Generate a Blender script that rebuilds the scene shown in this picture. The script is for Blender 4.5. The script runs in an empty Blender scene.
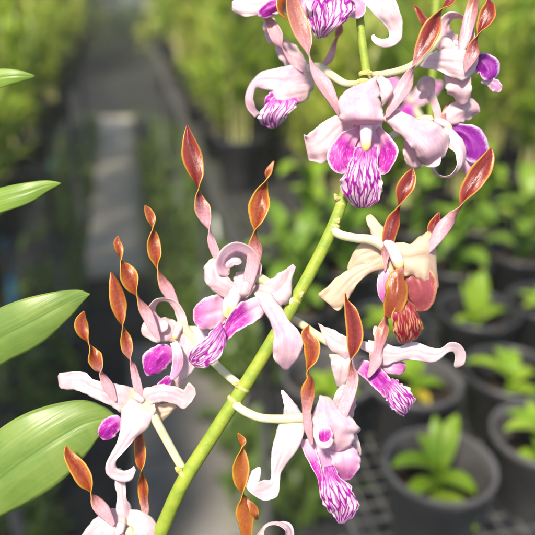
import bpy, math, random
from mathutils import Vector, Matrix, noise
random.seed(7)
R = math.radians
sc = bpy.context.scene
col = sc.collection

# ------------------------------------------------------------------ camera
F = 650.0            # focal length in photo pixels (535 px wide)
CAM_H = 1.70
PITCH, YAW = R(24.88), R(-11.86)
FOC = 0.32           # distance of the flower spray
S = FOC / F
cam = bpy.data.objects.new('camera', bpy.data.cameras.new('camera'))
col.objects.link(cam)
cam.location = (0, 0, CAM_H)
cam.rotation_euler = (R(90) - PITCH, 0, YAW)
cam.data.sensor_width = 36
cam.data.lens = F / 535 * 36
cam.data.clip_start = 0.01
cam.data.clip_end = 500
cam.data.dof.use_dof = True
cam.data.dof.focus_distance = FOC + 0.002
cam.data.dof.aperture_fstop = 5.2
sc.camera = cam
M = cam.rotation_euler.to_matrix()
RT, UP, FW = M @ Vector((1, 0, 0)), M @ Vector((0, 1, 0)), M @ Vector((0, 0, -1))
CL = Vector(cam.location)

def P(x, y, z=0.0):
    """a point of the flower spray: photo position plus real distance (z counts in units of S beyond the spray plane)"""
    d = FOC + z * S
    return CL + FW * d + RT * ((x - 267.5) / F * d) + UP * ((267.5 - y) / F * d)

def G(x, y, h=0.0):
    """where the view ray meets the level h"""
    r = FW + RT * ((x - 267.5) / F) + UP * ((267.5 - y) / F)
    t = (h - CAM_H) / r.z
    return CL + r * t

# ------------------------------------------------------------------ node helpers
def mat_new(name):
    m = bpy.data.materials.new(name); m.use_nodes = True
    nt = m.node_tree; nt.nodes.clear()
    return m, nt
def nd(nt, t, **kw):
    n = nt.nodes.new(t)
    for k, v in kw.items():
        if k == 'ins':
            for a, b in v.items(): n.inputs[a].default_value = b
        else: setattr(n, k, v)
    return n
def lk(nt, a, b): nt.links.new(a, b)
def c4(c): return (c[0], c[1], c[2], 1)
def math_n(nt, op, a, b=None, clamp=False):
    n = nd(nt, 'ShaderNodeMath', operation=op); n.use_clamp = clamp
    for i, v in enumerate((a, b)):
        if v is None: continue
        if isinstance(v, (int, float)): n.inputs[i].default_value = v
        else: lk(nt, v, n.inputs[i])
    return n.outputs[0]
def smooth(nt, v, a, b):
    n = nd(nt, 'ShaderNodeMapRange', interpolation_type='SMOOTHSTEP')
    n.inputs['From Min'].default_value = a; n.inputs['From Max'].default_value = b
    lk(nt, v, n.inputs['Value']); return n.outputs[0]
def mixc(nt, f, a, b, mode='MIX'):
    n = nd(nt, 'ShaderNodeMix', data_type='RGBA', blend_type=mode)
    if isinstance(f, (int, float)): n.inputs[0].default_value = f
    else: lk(nt, f, n.inputs[0])
    for i, v in ((6, a), (7, b)):
        if isinstance(v, tuple): n.inputs[i].default_value = c4(v)
        else: lk(nt, v, n.inputs[i])
    return n.outputs[2]
def uvn(nt, name):
    n = nd(nt, 'ShaderNodeUVMap', uv_map=name)
    s = nd(nt, 'ShaderNodeSeparateXYZ'); lk(nt, n.outputs[0], s.inputs[0])
    return n.outputs[0], s.outputs[0], s.outputs[1]
def noise_n(nt, vec, scale, detail=3, rough=.5, dist=0, stretch=None):
    if stretch:
        mp = nd(nt, 'ShaderNodeMapping'); mp.inputs['Scale'].default_value = stretch
        lk(nt, vec, mp.inputs[0]); vec = mp.outputs[0]
    n = nd(nt, 'ShaderNodeTexNoise'); n.inputs['Scale'].default_value = scale
    n.inputs['Detail'].default_value = detail; n.inputs['Roughness'].default_value = rough
    n.inputs['Distortion'].default_value = dist
    lk(nt, vec, n.inputs['Vector']); return n.outputs['Fac']
def obj_co(nt):
    n = nd(nt, 'ShaderNodeTexCoord'); return n.outputs['Object']
def finish(nt, color, rough=.5, spec=.5, trans=0.0, bump=None, bstr=.2, bdist=.001, tcol=None, sheen=0, metallic=0, sss=0):
    p = nd(nt, 'ShaderNodeBsdfPrincipled')
    if isinstance(color, tuple): p.inputs['Base Color'].default_value = c4(color)
    else: lk(nt, color, p.inputs['Base Color'])
    if isinstance(rough, (int, float)): p.inputs['Roughness'].default_value = rough
    else: lk(nt, rough, p.inputs['Roughness'])
    p.inputs['Specular IOR Level'].default_value = spec
    p.inputs['Metallic'].default_value = metallic
    if sheen: p.inputs['Sheen Weight'].default_value = sheen
    if sss:
        p.inputs['Subsurface Weight'].default_value = sss
        p.inputs['Subsurface Radius'].default_value = (1, .6, .7)
        p.inputs['Subsurface Scale'].default_value = .0015
    if bump is not None:
        b = nd(nt, 'ShaderNodeBump'); b.inputs['Strength'].default_value = bstr
        b.inputs['Distance'].default_value = bdist
        lk(nt, bump, b.inputs['Height']); lk(nt, b.outputs[0], p.inputs['Normal'])
    out = nd(nt, 'ShaderNodeOutputMaterial')
    if trans:
        t = nd(nt, 'ShaderNodeBsdfTranslucent')
        tc = tcol if tcol is not None else color
        if isinstance(tc, tuple): t.inputs[0].default_value = c4(tc)
        else: lk(nt, tc, t.inputs[0])
        mx = nd(nt, 'ShaderNodeMixShader'); mx.inputs[0].default_value = trans
        lk(nt, p.outputs[0], mx.inputs[1]); lk(nt, t.outputs[0], mx.inputs[2]); lk(nt, mx.outputs[0], out.inputs[0])
    else: lk(nt, p.outputs[0], out.inputs[0])

_mc = {}
def cached(fn):
    def w(*a):
        k = (fn.__name__,) + a
        if k not in _mc: _mc[k] = fn(*a)
        return _mc[k]
    return w

@cached
def sepal_mat(main=(.90, .68, .75), tint=(.84, .40, .64), edge=(.92, .82, .82), base=(.86, .78, .60)):
    k_ = .91; main, tint, edge, base = [tuple(c*k_ for c in q) for q in (main, tint, edge, base)]
    m, nt = mat_new('sepal_skin')
    _, u, v = uvn(nt, 'uv'); px, pu, pv = uvn(nt, 'px')
    e = math_n(nt, 'ABSOLUTE', math_n(nt, 'SUBTRACT', u, .5))
    n1 = noise_n(nt, px, .9, 3, .6, .3)
    n2 = noise_n(nt, px, 2.2, 3, .6, .2, (3.0, .35, 1))      # fine lengthwise veins
    t = smooth(nt, n1, .38, .72)
    cl = mixc(nt, math_n(nt, 'MULTIPLY', t, .55), main, tint)
    cl = mixc(nt, math_n(nt, 'MULTIPLY', smooth(nt, n2, .48, .70), .28), cl, tint)
    cl = mixc(nt, math_n(nt, 'MULTIPLY', smooth(nt, e, .36, .5), .75), cl, edge)
    cl = mixc(nt, math_n(nt, 'MULTIPLY', smooth(nt, v, .16, .0), .6), cl, base)
    n3 = noise_n(nt, px, 14, 2, .6)
    vn = math_n(nt, 'SINE', math_n(nt, 'ADD', math_n(nt, 'MULTIPLY', u, 58.0), math_n(nt, 'MULTIPLY', n1, 9.0)))
    cl = mixc(nt, math_n(nt, 'MULTIPLY', smooth(nt, vn, .55, 1.0), .24), cl, tint)
    cl = mixc(nt, math_n(nt, 'MULTIPLY', smooth(nt, n3, .62, .74), .22), cl, (.66, .34, .44))
    finish(nt, cl, .46, .36, .40, bump=math_n(nt, 'ADD', n2, math_n(nt, 'MULTIPLY', n3, .5)), bstr=.5, bdist=.0004)
    return m

@cached
def twist_mat(main=(.36, .07, .035), pink=.25, gold=(.72, .40, .06), dark=(.20, .02, .02), pinkc=(.86, .46, .56)):
    k_ = .88; main, gold, dark, pinkc = [tuple(c*k_ for c in q) for q in (main, gold, dark, pinkc)]
    m, nt = mat_new('twisted_petal_skin')
    _, u, v = uvn(nt, 'uv'); px, pu, pv = uvn(nt, 'px')
    e = math_n(nt, 'ABSOLUTE', math_n(nt, 'SUBTRACT', u, .5))
    n1 = noise_n(nt, px, 3.0, 4, .65, .3)
    n2 = noise_n(nt, px, 3.5, 3, .6, .3, (2.4, .5, 1))
    cl = mixc(nt, smooth(nt, math_n(nt, 'ADD', math_n(nt, 'MULTIPLY', n2, .5), e), .25, .72), dark, main)
    cl = mixc(nt, math_n(nt, 'MULTIPLY', smooth(nt, n1, .5, .8), .35), cl, (main[0]*1.5, main[1]*2.0, main[2]*1.4))
    cl = mixc(nt, smooth(nt, math_n(nt, 'ADD', math_n(nt, 'ADD', e, math_n(nt, 'MULTIPLY', n1, .05)), .0), .39, .50), cl, gold)
    pf = smooth(nt, math_n(nt, 'ADD', v, math_n(nt, 'MULTIPLY', math_n(nt, 'SUBTRACT', n1, .5), .25)), pink + .17, pink - .13)
    cl = mixc(nt, pf, cl, mixc(nt, smooth(nt, n2, .3, .8), pinkc, (.90, .62, .68)))
    n5 = noise_n(nt, px, 11, 2, .6)
    rgh = nd(nt, 'ShaderNodeMapRange'); rgh.inputs['To Min'].default_value = .16; rgh.inputs['To Max'].default_value = .40; lk(nt, n1, rgh.inputs['Value'])
    oi = nd(nt, 'ShaderNodeObjectInfo')
    cl = mixc(nt, math_n(nt, 'MULTIPLY', oi.outputs['Random'], .32), cl, mixc(nt, .5, cl, (.30, .03, .04)))
    cl = mixc(nt, math_n(nt, 'MULTIPLY', smooth(nt, n5, .56, .70), .25), cl, (dark[0]*.7, dark[1], dark[2]))
    finish(nt, cl, rgh.outputs[0], .55, .34, bump=math_n(nt, 'ADD', math_n(nt, 'MULTIPLY', n2, 1.2), math_n(nt, 'MULTIPLY', n5, .5)), bstr=.32, bdist=.0004)
    return m

@cached
def lip_mat(vein=(.40, .012, .33), ground=(.86, .70, .80), edge=(.86, .74, .80), dens=1.0, thick=1.0):
    m, nt = mat_new('lip_veined_skin')
    _, u, v = uvn(nt, 'uv'); px, pu, pv = uvn(nt, 'px')
    e = math_n(nt, 'ABSOLUTE', math_n(nt, 'SUBTRACT', u, .5))
    cb = nd(nt, 'ShaderNodeCombineXYZ'); lk(nt, math_n(nt, 'MULTIPLY', u, 8.5*dens), cb.inputs[0]); lk(nt, math_n(nt, 'MULTIPLY', pv, 1.35*dens), cb.inputs[1])
    nz = nd(nt, 'ShaderNodeTexNoise'); nz.inputs['Scale'].default_value = .55; nz.inputs['Detail'].default_value = 2
    lk(nt, cb.outputs[0], nz.inputs['Vector'])
    ad = nd(nt, 'ShaderNodeVectorMath', operation='MULTIPLY_ADD')
    lk(nt, nz.outputs['Color'], ad.inputs[0]); ad.inputs[1].default_value = (1.5, .9, 0); lk(nt, cb.outputs[0], ad.inputs[2])
    off = nd(nt, 'ShaderNodeVectorMath', operation='ADD'); lk(nt, ad.outputs[0], off.inputs[0])
    oi = nd(nt, 'ShaderNodeObjectInfo'); lk(nt, math_n(nt, 'MULTIPLY', oi.outputs['Random'], 40), off.inputs[1])
    mp = nd(nt, 'ShaderNodeMapping'); mp.inputs['Scale'].default_value = (1, .27, 1); lk(nt, off.outputs[0], mp.inputs[0])
    vo = nd(nt, 'ShaderNodeTexVoronoi', feature='DISTANCE_TO_EDGE'); vo.inputs['Scale'].default_value = 1.0
    vo.voronoi_dimensions = '2D'
    lk(nt, mp.outputs[0], vo.inputs['Vector'])
    wv = math_n(nt, 'SINE', math_n(nt, 'MULTIPLY', nd(nt, 'ShaderNodeSeparateXYZ').outputs[0], 3.1))
    sx = [n for n in nt.nodes if n.type == 'SEPXYZ'][-1]; lk(nt, ad.outputs[0], sx.inputs[0])
    thn = math_n(nt, 'MULTIPLY', math_n(nt, 'SUBTRACT', noise_n(nt, px, .9, 2, .5), .5), .22)
    ln = smooth(nt, math_n(nt, 'ADD', vo.outputs['Distance'], thn), .20*thick, .07*thick)
    ln = math_n(nt, 'MAXIMUM', ln, math_n(nt, 'MULTIPLY', smooth(nt, wv, .60, .92), .7))
    ln = math_n(nt, 'MAXIMUM', ln, math_n(nt, 'MULTIPLY', smooth(nt, v, .42, .12), .85))
    n1 = noise_n(nt, px, 1.2, 3, .6)
    cl = mixc(nt, math_n(nt, 'MULTIPLY', smooth(nt, n1, .38, .65), .75), ground, (ground[0]*.80, ground[1]*.52, ground[2]*.82))
    cl = mixc(nt, smooth(nt, e, .455, .5), mixc(nt, ln, cl, vein), edge)
    finish(nt, cl, .38, .45, .22, bump=vo.outputs['Distance'], bstr=.6, bdist=.0006)
    return m

@cached
def lobe_mat(main=(.46, .02, .38), rim=(.84, .62, .76), inner=(.80, .50, .66), mid=.30, soft=.16):
    """side lobe: strong colour that pales at the rim and towards the throat"""
    m, nt = mat_new('lip_lobe_skin')
    _, u, v = uvn(nt, 'uv'); px, pu, pv = uvn(nt, 'px')
    e = math_n(nt, 'ABSOLUTE', math_n(nt, 'SUBTRACT', u, .5))
    n1 = noise_n(nt, px, 6, 3, .7, .3); n2 = noise_n(nt, px, 3.0, 3, .6, .4, (2.5, .6, 1))
    ee = math_n(nt, 'ADD', e, math_n(nt, 'MULTIPLY', math_n(nt, 'SUBTRACT', n1, .5), .22))
    cl = mixc(nt, smooth(nt, v, mid + soft, mid - soft), main, inner)
    cl = mixc(nt, math_n(nt, 'MULTIPLY', smooth(nt, n2, .5, .7), .45), cl, inner)
    cl = mixc(nt, smooth(nt, ee, .36, .50), cl, rim)
    cl = mixc(nt, math_n(nt, 'MULTIPLY', smooth(nt, math_n(nt, 'ADD', v, math_n(nt,'MULTIPLY',n1,.1)), .93, 1.05), 1), cl, rim)
    finish(nt, cl, .40, .4, .30, bump=n2, bstr=.3, bdist=.0004)
    return m

@cached
def tube_mat(a=(.80, .74, .52), b=(.62, .62, .28), f=.5):
    m, nt = mat_new('stalk_skin')
    px, pu, pv = uvn(nt, 'px')
    n1 = noise_n(nt, px, .5, 3, .6); n2 = noise_n(nt, px, 3, 3, .6, 0, (4, .4, 1))
    cl = mixc(nt, smooth(nt, n1, .35, .7), a, b)
    n3 = noise_n(nt, px, 2.2, 3, .6, .4)
    cl = mixc(nt, math_n(nt, 'MULTIPLY', smooth(nt, n2, .5, .75), .35), cl, (b[0]*.7, b[1]*.8, b[2]*.7))
    cl = mixc(nt, math_n(nt, 'MULTIPLY', smooth(nt, n3, .66, .76), .4), cl, (.42, .36, .16))
    finish(nt, cl, .42, .42, .08, bump=math_n(nt, 'ADD', n2, n3), bstr=.4, bdist=.0005)
    return m

@cached
def column_mat():
    m, nt = mat_new('column_skin')
    _, u, v = uvn(nt, 'uv'); px, pu, pv = uvn(nt, 'px')
    n1 = noise_n(nt, px, 1.5, 3, .6)
    cl = mixc(nt, smooth(nt, n1, .35, .7), (.86, .74, .76), (.80, .58, .68))
    cl = mixc(nt, smooth(nt, v, .62, .86), cl, (.84, .68, .22))
    finish(nt, cl, .4, .45, .15, bump=n1, bstr=.4, bdist=.0005)
    return m

@cached
def leaf_mat(main=(.16, .27, .035), vein=(.30, .42, .09), dark=(.09, .18, .02), trans=.35, fine=1.0, vary=0):
    m, nt = mat_new('leaf_skin')
    _, u, v = uvn(nt, 'uv'); px, pu, pv = uvn(nt, 'px')
    e = math_n(nt, 'ABSOLUTE', math_n(nt, 'SUBTRACT', u, .5))
    n1 = noise_n(nt, px, .22, 4, .6, .5)
    w = noise_n(nt, px, .9*fine, 3, .6, .1, (6, .12, 1))
    sp = noise_n(nt, px, 4, 2, .5)
    cl = mixc(nt, smooth(nt, n1, .35, .7), dark, main)
    cl = mixc(nt, math_n(nt, 'MULTIPLY', smooth(nt, w, .45, .7), .45), cl, vein)
    cl = mixc(nt, math_n(nt, 'MULTIPLY', smooth(nt, sp, .66, .76), .5), cl, (.45, .50, .16))
    cl = mixc(nt, smooth(nt, e, .020, .004), cl, (dark[0]*.8, dark[1]*.85, dark[2]*.8))
    cl = mixc(nt, math_n(nt, 'MULTIPLY', smooth(nt, e, .475, .5), .6), cl, (.42, .50, .16))
    if vary:
        oi = nd(nt, 'ShaderNodeObjectInfo')
        cl = mixc(nt, math_n(nt, 'MULTIPLY', smooth(nt, oi.outputs['Random'], .45, 1.0), .75), cl, (.62, .60, .14))
        cl = mixc(nt, math_n(nt, 'MULTIPLY', smooth(nt, oi.outputs['Random'], .35, .0), .6), cl, (.10, .20, .03))
    finish(nt, cl, .36, .5, trans, bump=w, bstr=.3, bdist=.0006, tcol=mixc(nt, .5, cl, (.34, .46, .03)))
    return m

def simple_mat(name, a, b, scale, rough=.6, spec=.4, bstr=.3, bdist=.002, detail=5, metallic=0, lo=.35, hi=.7):
    m, nt = mat_new(name)
    co = obj_co(nt); n = noise_n(nt, co, scale, detail, .6)
    cl = mixc(nt, smooth(nt, n, lo, hi), a, b)
    finish(nt, cl, rough, spec, 0, bump=n, bstr=bstr, bdist=bdist, metallic=metallic)
    return m

# ------------------------------------------------------------------ mesh helpers
def link(o, parent=None):
    col.objects.link(o)
    if parent is not None: o.parent = parent
    return o
def mesh_obj(name, verts, faces, mat, parent=None, uvs=None, pxs=None, smooth_=True):
    me = bpy.data.meshes.new(name)
    me.from_pydata(verts, [], faces)
    if uvs:
        l1 = me.uv_layers.new(name='uv'); l2 = me.uv_layers.new(name='px')
        for lp in me.loops:
            l1.data[lp.index].uv = uvs[lp.vertex_index]; l2.data[lp.index].uv = pxs[lp.vertex_index]
    if smooth_: me.polygons.foreach_set('use_smooth', [True]*len(me.polygons))
    me.materials.append(mat)
    me.update()
    o = bpy.data.objects.new(name, me)
    return link(o, parent)
def empty(name, loc, label, cat, group=None, rz=0):
    o = bpy.data.objects.new(name, None); col.objects.link(o)
    o.location = loc; o.rotation_euler = (0, 0, rz); o.empty_display_size = .02
    tag(o, label, cat, group); return o
def tag(o, label, cat, group=None, kind=None):
    o['label'] = label; o['category'] = cat
    if group: o['group'] = group
    if kind: o['kind'] = kind
    return o
def structure(o, label=None):
    o['kind'] = 'structure'
    if label: o['label'] = label
    return o

def catmull(keys, sub):
    """keys: list of equal-length tuples; returns smooth samples through them"""
    out = []
    n = len(keys)
    for i in range(n - 1):
        p0 = keys[max(i-1, 0)]; p1 = keys[i]; p2 = keys[i+1]; p3 = keys[min(i+2, n-1)]
        if i == 0: p0 = tuple(2*a - b for a, b in zip(p1, p2))
        if i == n-2: p3 = tuple(2*a - b for a, b in zip(p2, p1))
        for s in range(sub + (1 if i == n-2 else 0)):
            t = s / sub
            out.append(tuple(.5*((2*b) + (-a + c)*t + (2*a - 5*b + 4*c - d)*t*t + (-a + 3*b - 3*c + d)*t**3)
                             for a, b, c, d in zip(p0, p1, p2, p3)))
    return out

class Geo:
    def __init__(s): s.v = []; s.f = []; s.uv = []; s.px = []
    def ribbon(s, pts, axis, w_unit=1.0, r0=0.0, r1=.12, ruffle=0, rfreq=6, nu=12, sub=7, seed=0, crease=0, pos=None, wob=0):
        """pts: (Vector, w, roll_deg, cup) stations"""
        keys = [(p.x, p.y, p.z, w, rl, cp) for p, w, rl, cp in pts]
        sm = catmull(keys, sub)
        C = [Vector(k[:3]) for k in sm]
        L = [0]
        for a, b in zip(C, C[1:]): L.append(L[-1] + (b - a).length)
        tot = L[-1] or 1e-9
        prev = None
        base = len(s.v)
        rnd = random.Random(seed)
        ph = rnd.random()*6.28; ph2 = rnd.random()*6.28
        for i, k in enumerate(sm):
            T = (C[min(i+1, len(C)-1)] - C[max(i-1, 0)])
            T = T.normalized() if T.length > 1e-12 else Vector((0, 0, 1))
            ax = axis(C[i]) if callable(axis) else axis
            N = T.cross(ax)
            if N.length < .25 and prev is not None:
                N = prev - T*prev.dot(T)
            N.normalize()
            if prev is not None and N.dot(prev) < -.3: N = -N
            prev = N
            B = N.cross(T)
            rl = R(k[4]); W = N*math.cos(rl) + B*math.sin(rl); Bn = -N*math.sin(rl) + B*math.cos(rl)
            t = L[i]/tot
            w = max(k[3], .02*w_unit)
            m = 1.0
            if r1 > 0 and t > 1 - r1: m *= math.sqrt(max(0, 1 - ((t - (1-r1))/r1)**2))
            if r0 > 0 and t < r0: m *= math.sqrt(max(0, 1 - ((r0 - t)/r0)**2))
            w *= max(m, .03)
            for j in range(nu + 1):
                u = 2*j/nu - 1
                q = abs(u)
                if wob:
                    off = k[5]*w*(.46*u*u + .10*u**6)
                    off += wob*w*(noise.noise(Vector((u*1.1 + seed*3.7, t*2.3, seed*.9))) * (.25 + .9*q) + .30*q*q*noise.noise(Vector((u*2 + seed, t*6.5, seed*1.9 + 7)))) * min(1, t*5)
                    off -= wob*.22*w*math.exp(-(u/.16)**2)*math.sin(math.pi*min(1, t*1.1))
                else:
                    off = k[5]*w*u*u
                if crease: off -= crease*w*math.exp(-(u/.12)**2)
                ww = w*u
                if wob: ww *= 1 + wob*.42*q*noise.noise(Vector((t*3.4, (3 if u > 0 else 11) + seed*2.3, .5))) + wob*.16*q*noise.noise(Vector((t*13, (5 if u > 0 else 17) + seed, 2.5)))
                if ruffle:
                    env = min(1, t*4)
                    side = ph if u > 0 else ph2
                    off += ruffle*w*q**2.5*math.sin(rfreq*6.28*t + side)*env
                    ww += ruffle*.35*w*(q**4)*(1 if u > 0 else -1)*math.sin(rfreq*9.1*t + side*2)*env
                s.v.append(C[i] + W*ww + Bn*off)
                s.uv.append((u*.5 + .5, t)); s.px.append(((u*w/w_unit)/10 + 3.1*rnd.random()*0 + seed*1.7 % 50, L[i]/w_unit/10))
        n = len(sm)
        for i in range(n-1):
            for j in range(nu):
                a = base + i*(nu+1) + j
                s.f.append((a, a+1, a+nu+2, a+nu+1))
    def tube(s, pts, w_unit=1.0, ns=12, sub=6, cap=True, r0=0, r1=0, seed=0, bumps=None, flat=1.0):
        keys = [(p.x, p.y, p.z, r) for p, r in pts]
        sm = catmull(keys, sub); C = [Vector(k[:3]) for k in sm]
        L = [0]
        for a, b in zip(C, C[1:]): L.append(L[-1] + (b-a).length)
        tot = L[-1] or 1e-9
        N = None; base = len(s.v)
        for i, k in enumerate(sm):
            T = (C[min(i+1, len(C)-1)] - C[max(i-1, 0)]).normalized()
            if N is None: N = T.orthogonal().normalized()
            N = (N - T*N.dot(T)).normalized(); B = T.cross(N)
            t = L[i]/tot; m = 1
            if r1 > 0 and t > 1-r1: m *= math.sqrt(max(0, 1 - ((t-(1-r1))/r1)**2))
            if r0 > 0 and t < r0: m *= math.sqrt(max(0, 1 - ((r0-t)/r0)**2))
            r = max(k[3], .01*w_unit)*max(m, .02)
            for j in range(ns + 1):
                a = 2*math.pi*j/ns
                s.v.append(C[i] + N*math.cos(a)*r + B*math.sin(a)*r*flat)
                s.uv.append((j/ns, t)); s.px.append((j/ns*3, L[i]/w_unit/10 + seed))
        n = len(sm)
        for i in range(n-1):
            for j in range(ns):
                a = base + i*(ns+1) + j
                s.f.append((a, a+1, a+ns+2, a+ns+1))
        if cap:
            for i in (0, n-1):
                c = len(s.v); s.v.append(C[i]); s.uv.append((.5, i/(n-1))); s.px.append((0, 0))
                for j in range(ns):
                    a = base + i*(ns+1) + j
                    s.f.append((a, c, a+1) if i else (a, a+1, c))
    def box(s, c, sx, sy, sz, rz=0, rx=0):
        b = len(s.v); m = Matrix.Rotation(rz, 3, 'Z') @ Matrix.Rotation(rx, 3, 'X')
        for x in (-1, 1):
            for y in (-1, 1):
                for z in (-1, 1):
                    s.v.append(Vector(c) + m @ Vector((x*sx/2, y*sy/2, z*sz/2))); s.uv.append((0, 0)); s.px.append((x, y))
        for q in ((0,1,3,2), (4,6,7,5), (0,4,5,1), (2,3,7,6), (0,2,6,4), (1,5,7,3)): s.f.append(tuple(b+i for i in q))
    def lathe(s, prof, c=(0, 0, 0), ns=40):
        b = len(s.v)
        for i, (r, z) in enumerate(prof):
            for j in range(ns):
                a = 2*math.pi*j/ns
                s.v.append(Vector((c[0] + r*math.cos(a), c[1] + r*math.sin(a), c[2] + z))); s.uv.append((j/ns, i/len(prof))); s.px.append((j/ns, i))
        for i in range(len(prof)-1):
            for j in range(ns):
                k = (j+1) % ns
                s.f.append((b+i*ns+j, b+i*ns+k, b+(i+1)*ns+k, b+(i+1)*ns+j))
    def obj(s, name, mat, parent=None, origin=None, solid=0, smooth_=True):
        vs = [v - origin for v in s.v] if origin is not None else s.v
        o = mesh_obj(name, vs, s.f, mat, parent, s.uv, s.px, smooth_)
        if solid:
            md = o.modifiers.new('thickness', 'SOLIDIFY'); md.thickness = solid; md.offset = 0
        return o

def axis_view(p): return (p - CL).normalized()

# ------------------------------------------------------------------ the flower spray
SP_O = P(232, 405, 10)
spray = empty('orchid_spray', SP_O, 'sharp pink and white orchid spray with twisted brown petals on a slanting green stem', 'orchid')

_seed = [0]
def rib(parent, name, mat, pts, z=0, cup=.25, r0=0.0, r1=.12, ruffle=0, rf=3, crease=0, nu=14, sub=7, solid=.00022, wob=.50):
    """pts: (x, y, half_width[, dz[, roll[, cup]]]) in photo units, real depth added by z + dz"""
    _seed[0] += 1
    st = []
    for p in pts:
        p = tuple(p) + (0, 0, cup)[len(p)-3:]
        st.append((P(p[0], p[1], z + p[3]), p[2]*S, p[4], p[5]))
    g = Geo()
    g.ribbon(st, axis_view, S, r0=r0, r1=r1, ruffle=ruffle, rfreq=rf, crease=crease, nu=nu, sub=sub, seed=_seed[0], wob=wob)
    return g.obj(name, mat, parent, SP_O, solid)
def strip(parent, name, mat, rows, z=0, nu=14, sub=6, solid=.00022, wob=.38, fr=.03):
    """rows: (left x, left y, right x, right y, dz, bulge): both edges given, the middle bulges towards the viewer"""
    _seed[0] += 1; sd = _seed[0]
    keys = [(tuple(k) + (0, .3)[len(k)-4:]) for k in rows]
    sm = catmull(keys, sub); g = Geo(); n = len(sm)
    mids = [P((k[0]+k[2])/2, (k[1]+k[3])/2, z + k[4]) for k in sm]
    L = [0]
    for a, b in zip(mids, mids[1:]): L.append(L[-1] + (b-a).length)
    tot = L[-1]
    for i, k in enumerate(sm):
        hw = .5*math.hypot(k[2]-k[0], k[3]-k[1]); t = L[i]/tot
        for j in range(nu+1):
            u = 2*j/nu - 1; q = abs(u)
            x = k[0] + (k[2]-k[0])*(u+1)/2; y = k[1] + (k[3]-k[1])*(u+1)/2
            e = 1 + wob*.36*q**3*noise.noise(Vector((t*9, (3 if u > 0 else 11) + sd*2.3, .5))) + fr*q**5*noise.noise(Vector((t*26, (5 if u > 0 else 19) + sd, 1.5)))
            cx, cy = (k[0]+k[2])/2, (k[1]+k[3])/2
            x = cx + (x-cx)*e; y = cy + (y-cy)*e
            dz = z + k[4] - .62*k[5]*hw*(1 - .8*u*u - .2*u**6)
            dz += wob*hw*(.8*noise.noise(Vector((u*1.2 + sd*3.7, t*2.6, sd*.9)))*(.3 + .8*q) + 1.1*q**3*noise.noise(Vector((u*2 + sd, t*9, sd*1.9))))
            dz += .13*hw*math.exp(-(u/.15)**2)*math.sin(math.pi*min(1, t*1.1))
            g.v.append(P(x, y, dz)); g.uv.append((u*.5+.5, t)); g.px.append((u*hw/10 + sd*1.7 % 50, L[i]/S/10))
    for i in range(n-1):
        for j in range(nu):
            a = i*(nu+1) + j; g.f.append((a, a+1, a+nu+2, a+nu+1))
    return g.obj(name, mat, parent, SP_O, solid)
def tub(g, pts, z=0, r0=0, r1=0, ns=12):
    g.tube([(P(p[0], p[1], z + (p[3] if len(p) > 3 else 0)), p[2]*S) for p in pts], S, ns=ns, r0=r0, r1=r1, seed=_seed[0])

STEM = tube_mat((.34, .40, .045), (.22, .32, .035))
PED = tube_mat((.70, .64, .46), (.62, .60, .32))
COLM = column_mat()
NODE = tube_mat((.50, .48, .12), (.62, .52, .28))
PK = sepal_mat()
PKW = sepal_mat((.92, .77, .79), (.87, .50, .67), (.95, .88, .88), (.88, .82, .60))
PKB = sepal_mat((.91, .71, .74), (.86, .44, .60), (.92, .82, .78), (.88, .80, .60))
CRM = sepal_mat((.93, .74, .56), (.88, .60, .52), (.95, .78, .48), (.86, .74, .40))
RED = twist_mat((.42, .055, .035), .16)
REDP = twist_mat((.42, .06, .04), .38)
ORG = twist_mat((.56, .16, .03), .16, (.80, .46, .07), (.30, .04, .015))
ORGP = twist_mat((.56, .16, .03), .32, (.80, .46, .07), (.30, .04, .015))
GLD = twist_mat((.52, .20, .03), .05, (.76, .46, .06), (.40, .10, .02))
PNK = twist_mat((.62, .24, .20), .50, (.74, .44, .20), (.50, .16, .14))
LIP = lip_mat((.33, .01, .30), (.88, .68, .80), (.88, .74, .82), 1.1, .95)
LIPL = lip_mat((.44, .05, .36), (.86, .70, .82), (.86, .76, .84), .9, .8)
LIPR = lip_mat((.26, .012, .03), (.62, .32, .16), (.66, .40, .16), 1.3, 1.5)
LOB = lobe_mat()
LOBP = lobe_mat((.52, .10, .40), (.84, .62, .74), (.80, .46, .62), .55, .4)
LOBV = lobe_mat((.27, .015, .33), (.74, .56, .80), (.50, .12, .50), .05, .06)
LOBM = lobe_mat((.40, .015, .36), (.82, .58, .76), (.70, .26, .58), .12, .14)
LOBD = lobe_mat((.34, .07, .09), (.60, .26, .16), (.46, .15, .16), .2, .2)
LOBW = lobe_mat((.70, .34, .58), (.86, .72, .80), (.84, .66, .74), .35, .3)

# stem
g = Geo()
stem_pts = [(60, 760, 8.4, 40), (112, 640, 8.1, 25), (155, 545, 7.8, 14), (181, 486, 7.5), (207, 444, 7.3), (232, 405, 7.1), (263, 356, 6.8), (291, 308, 6.6),
            (324, 246, 6.2), (341, 205, 5.8), (352, 165, 5.4), (361, 125, 5.2, 16), (367, 92, 5.0, 14), (366, 70, 4.6, 12), (362, 40, 4.4, 12), (359, 10, 4.2, 12), (352, -40, 3.8, 12), (340, -95, 3, 12)]
tub(g, stem_pts, 10, ns=20)
stem = g.obj('stem', STEM, spray, SP_O)
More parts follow.
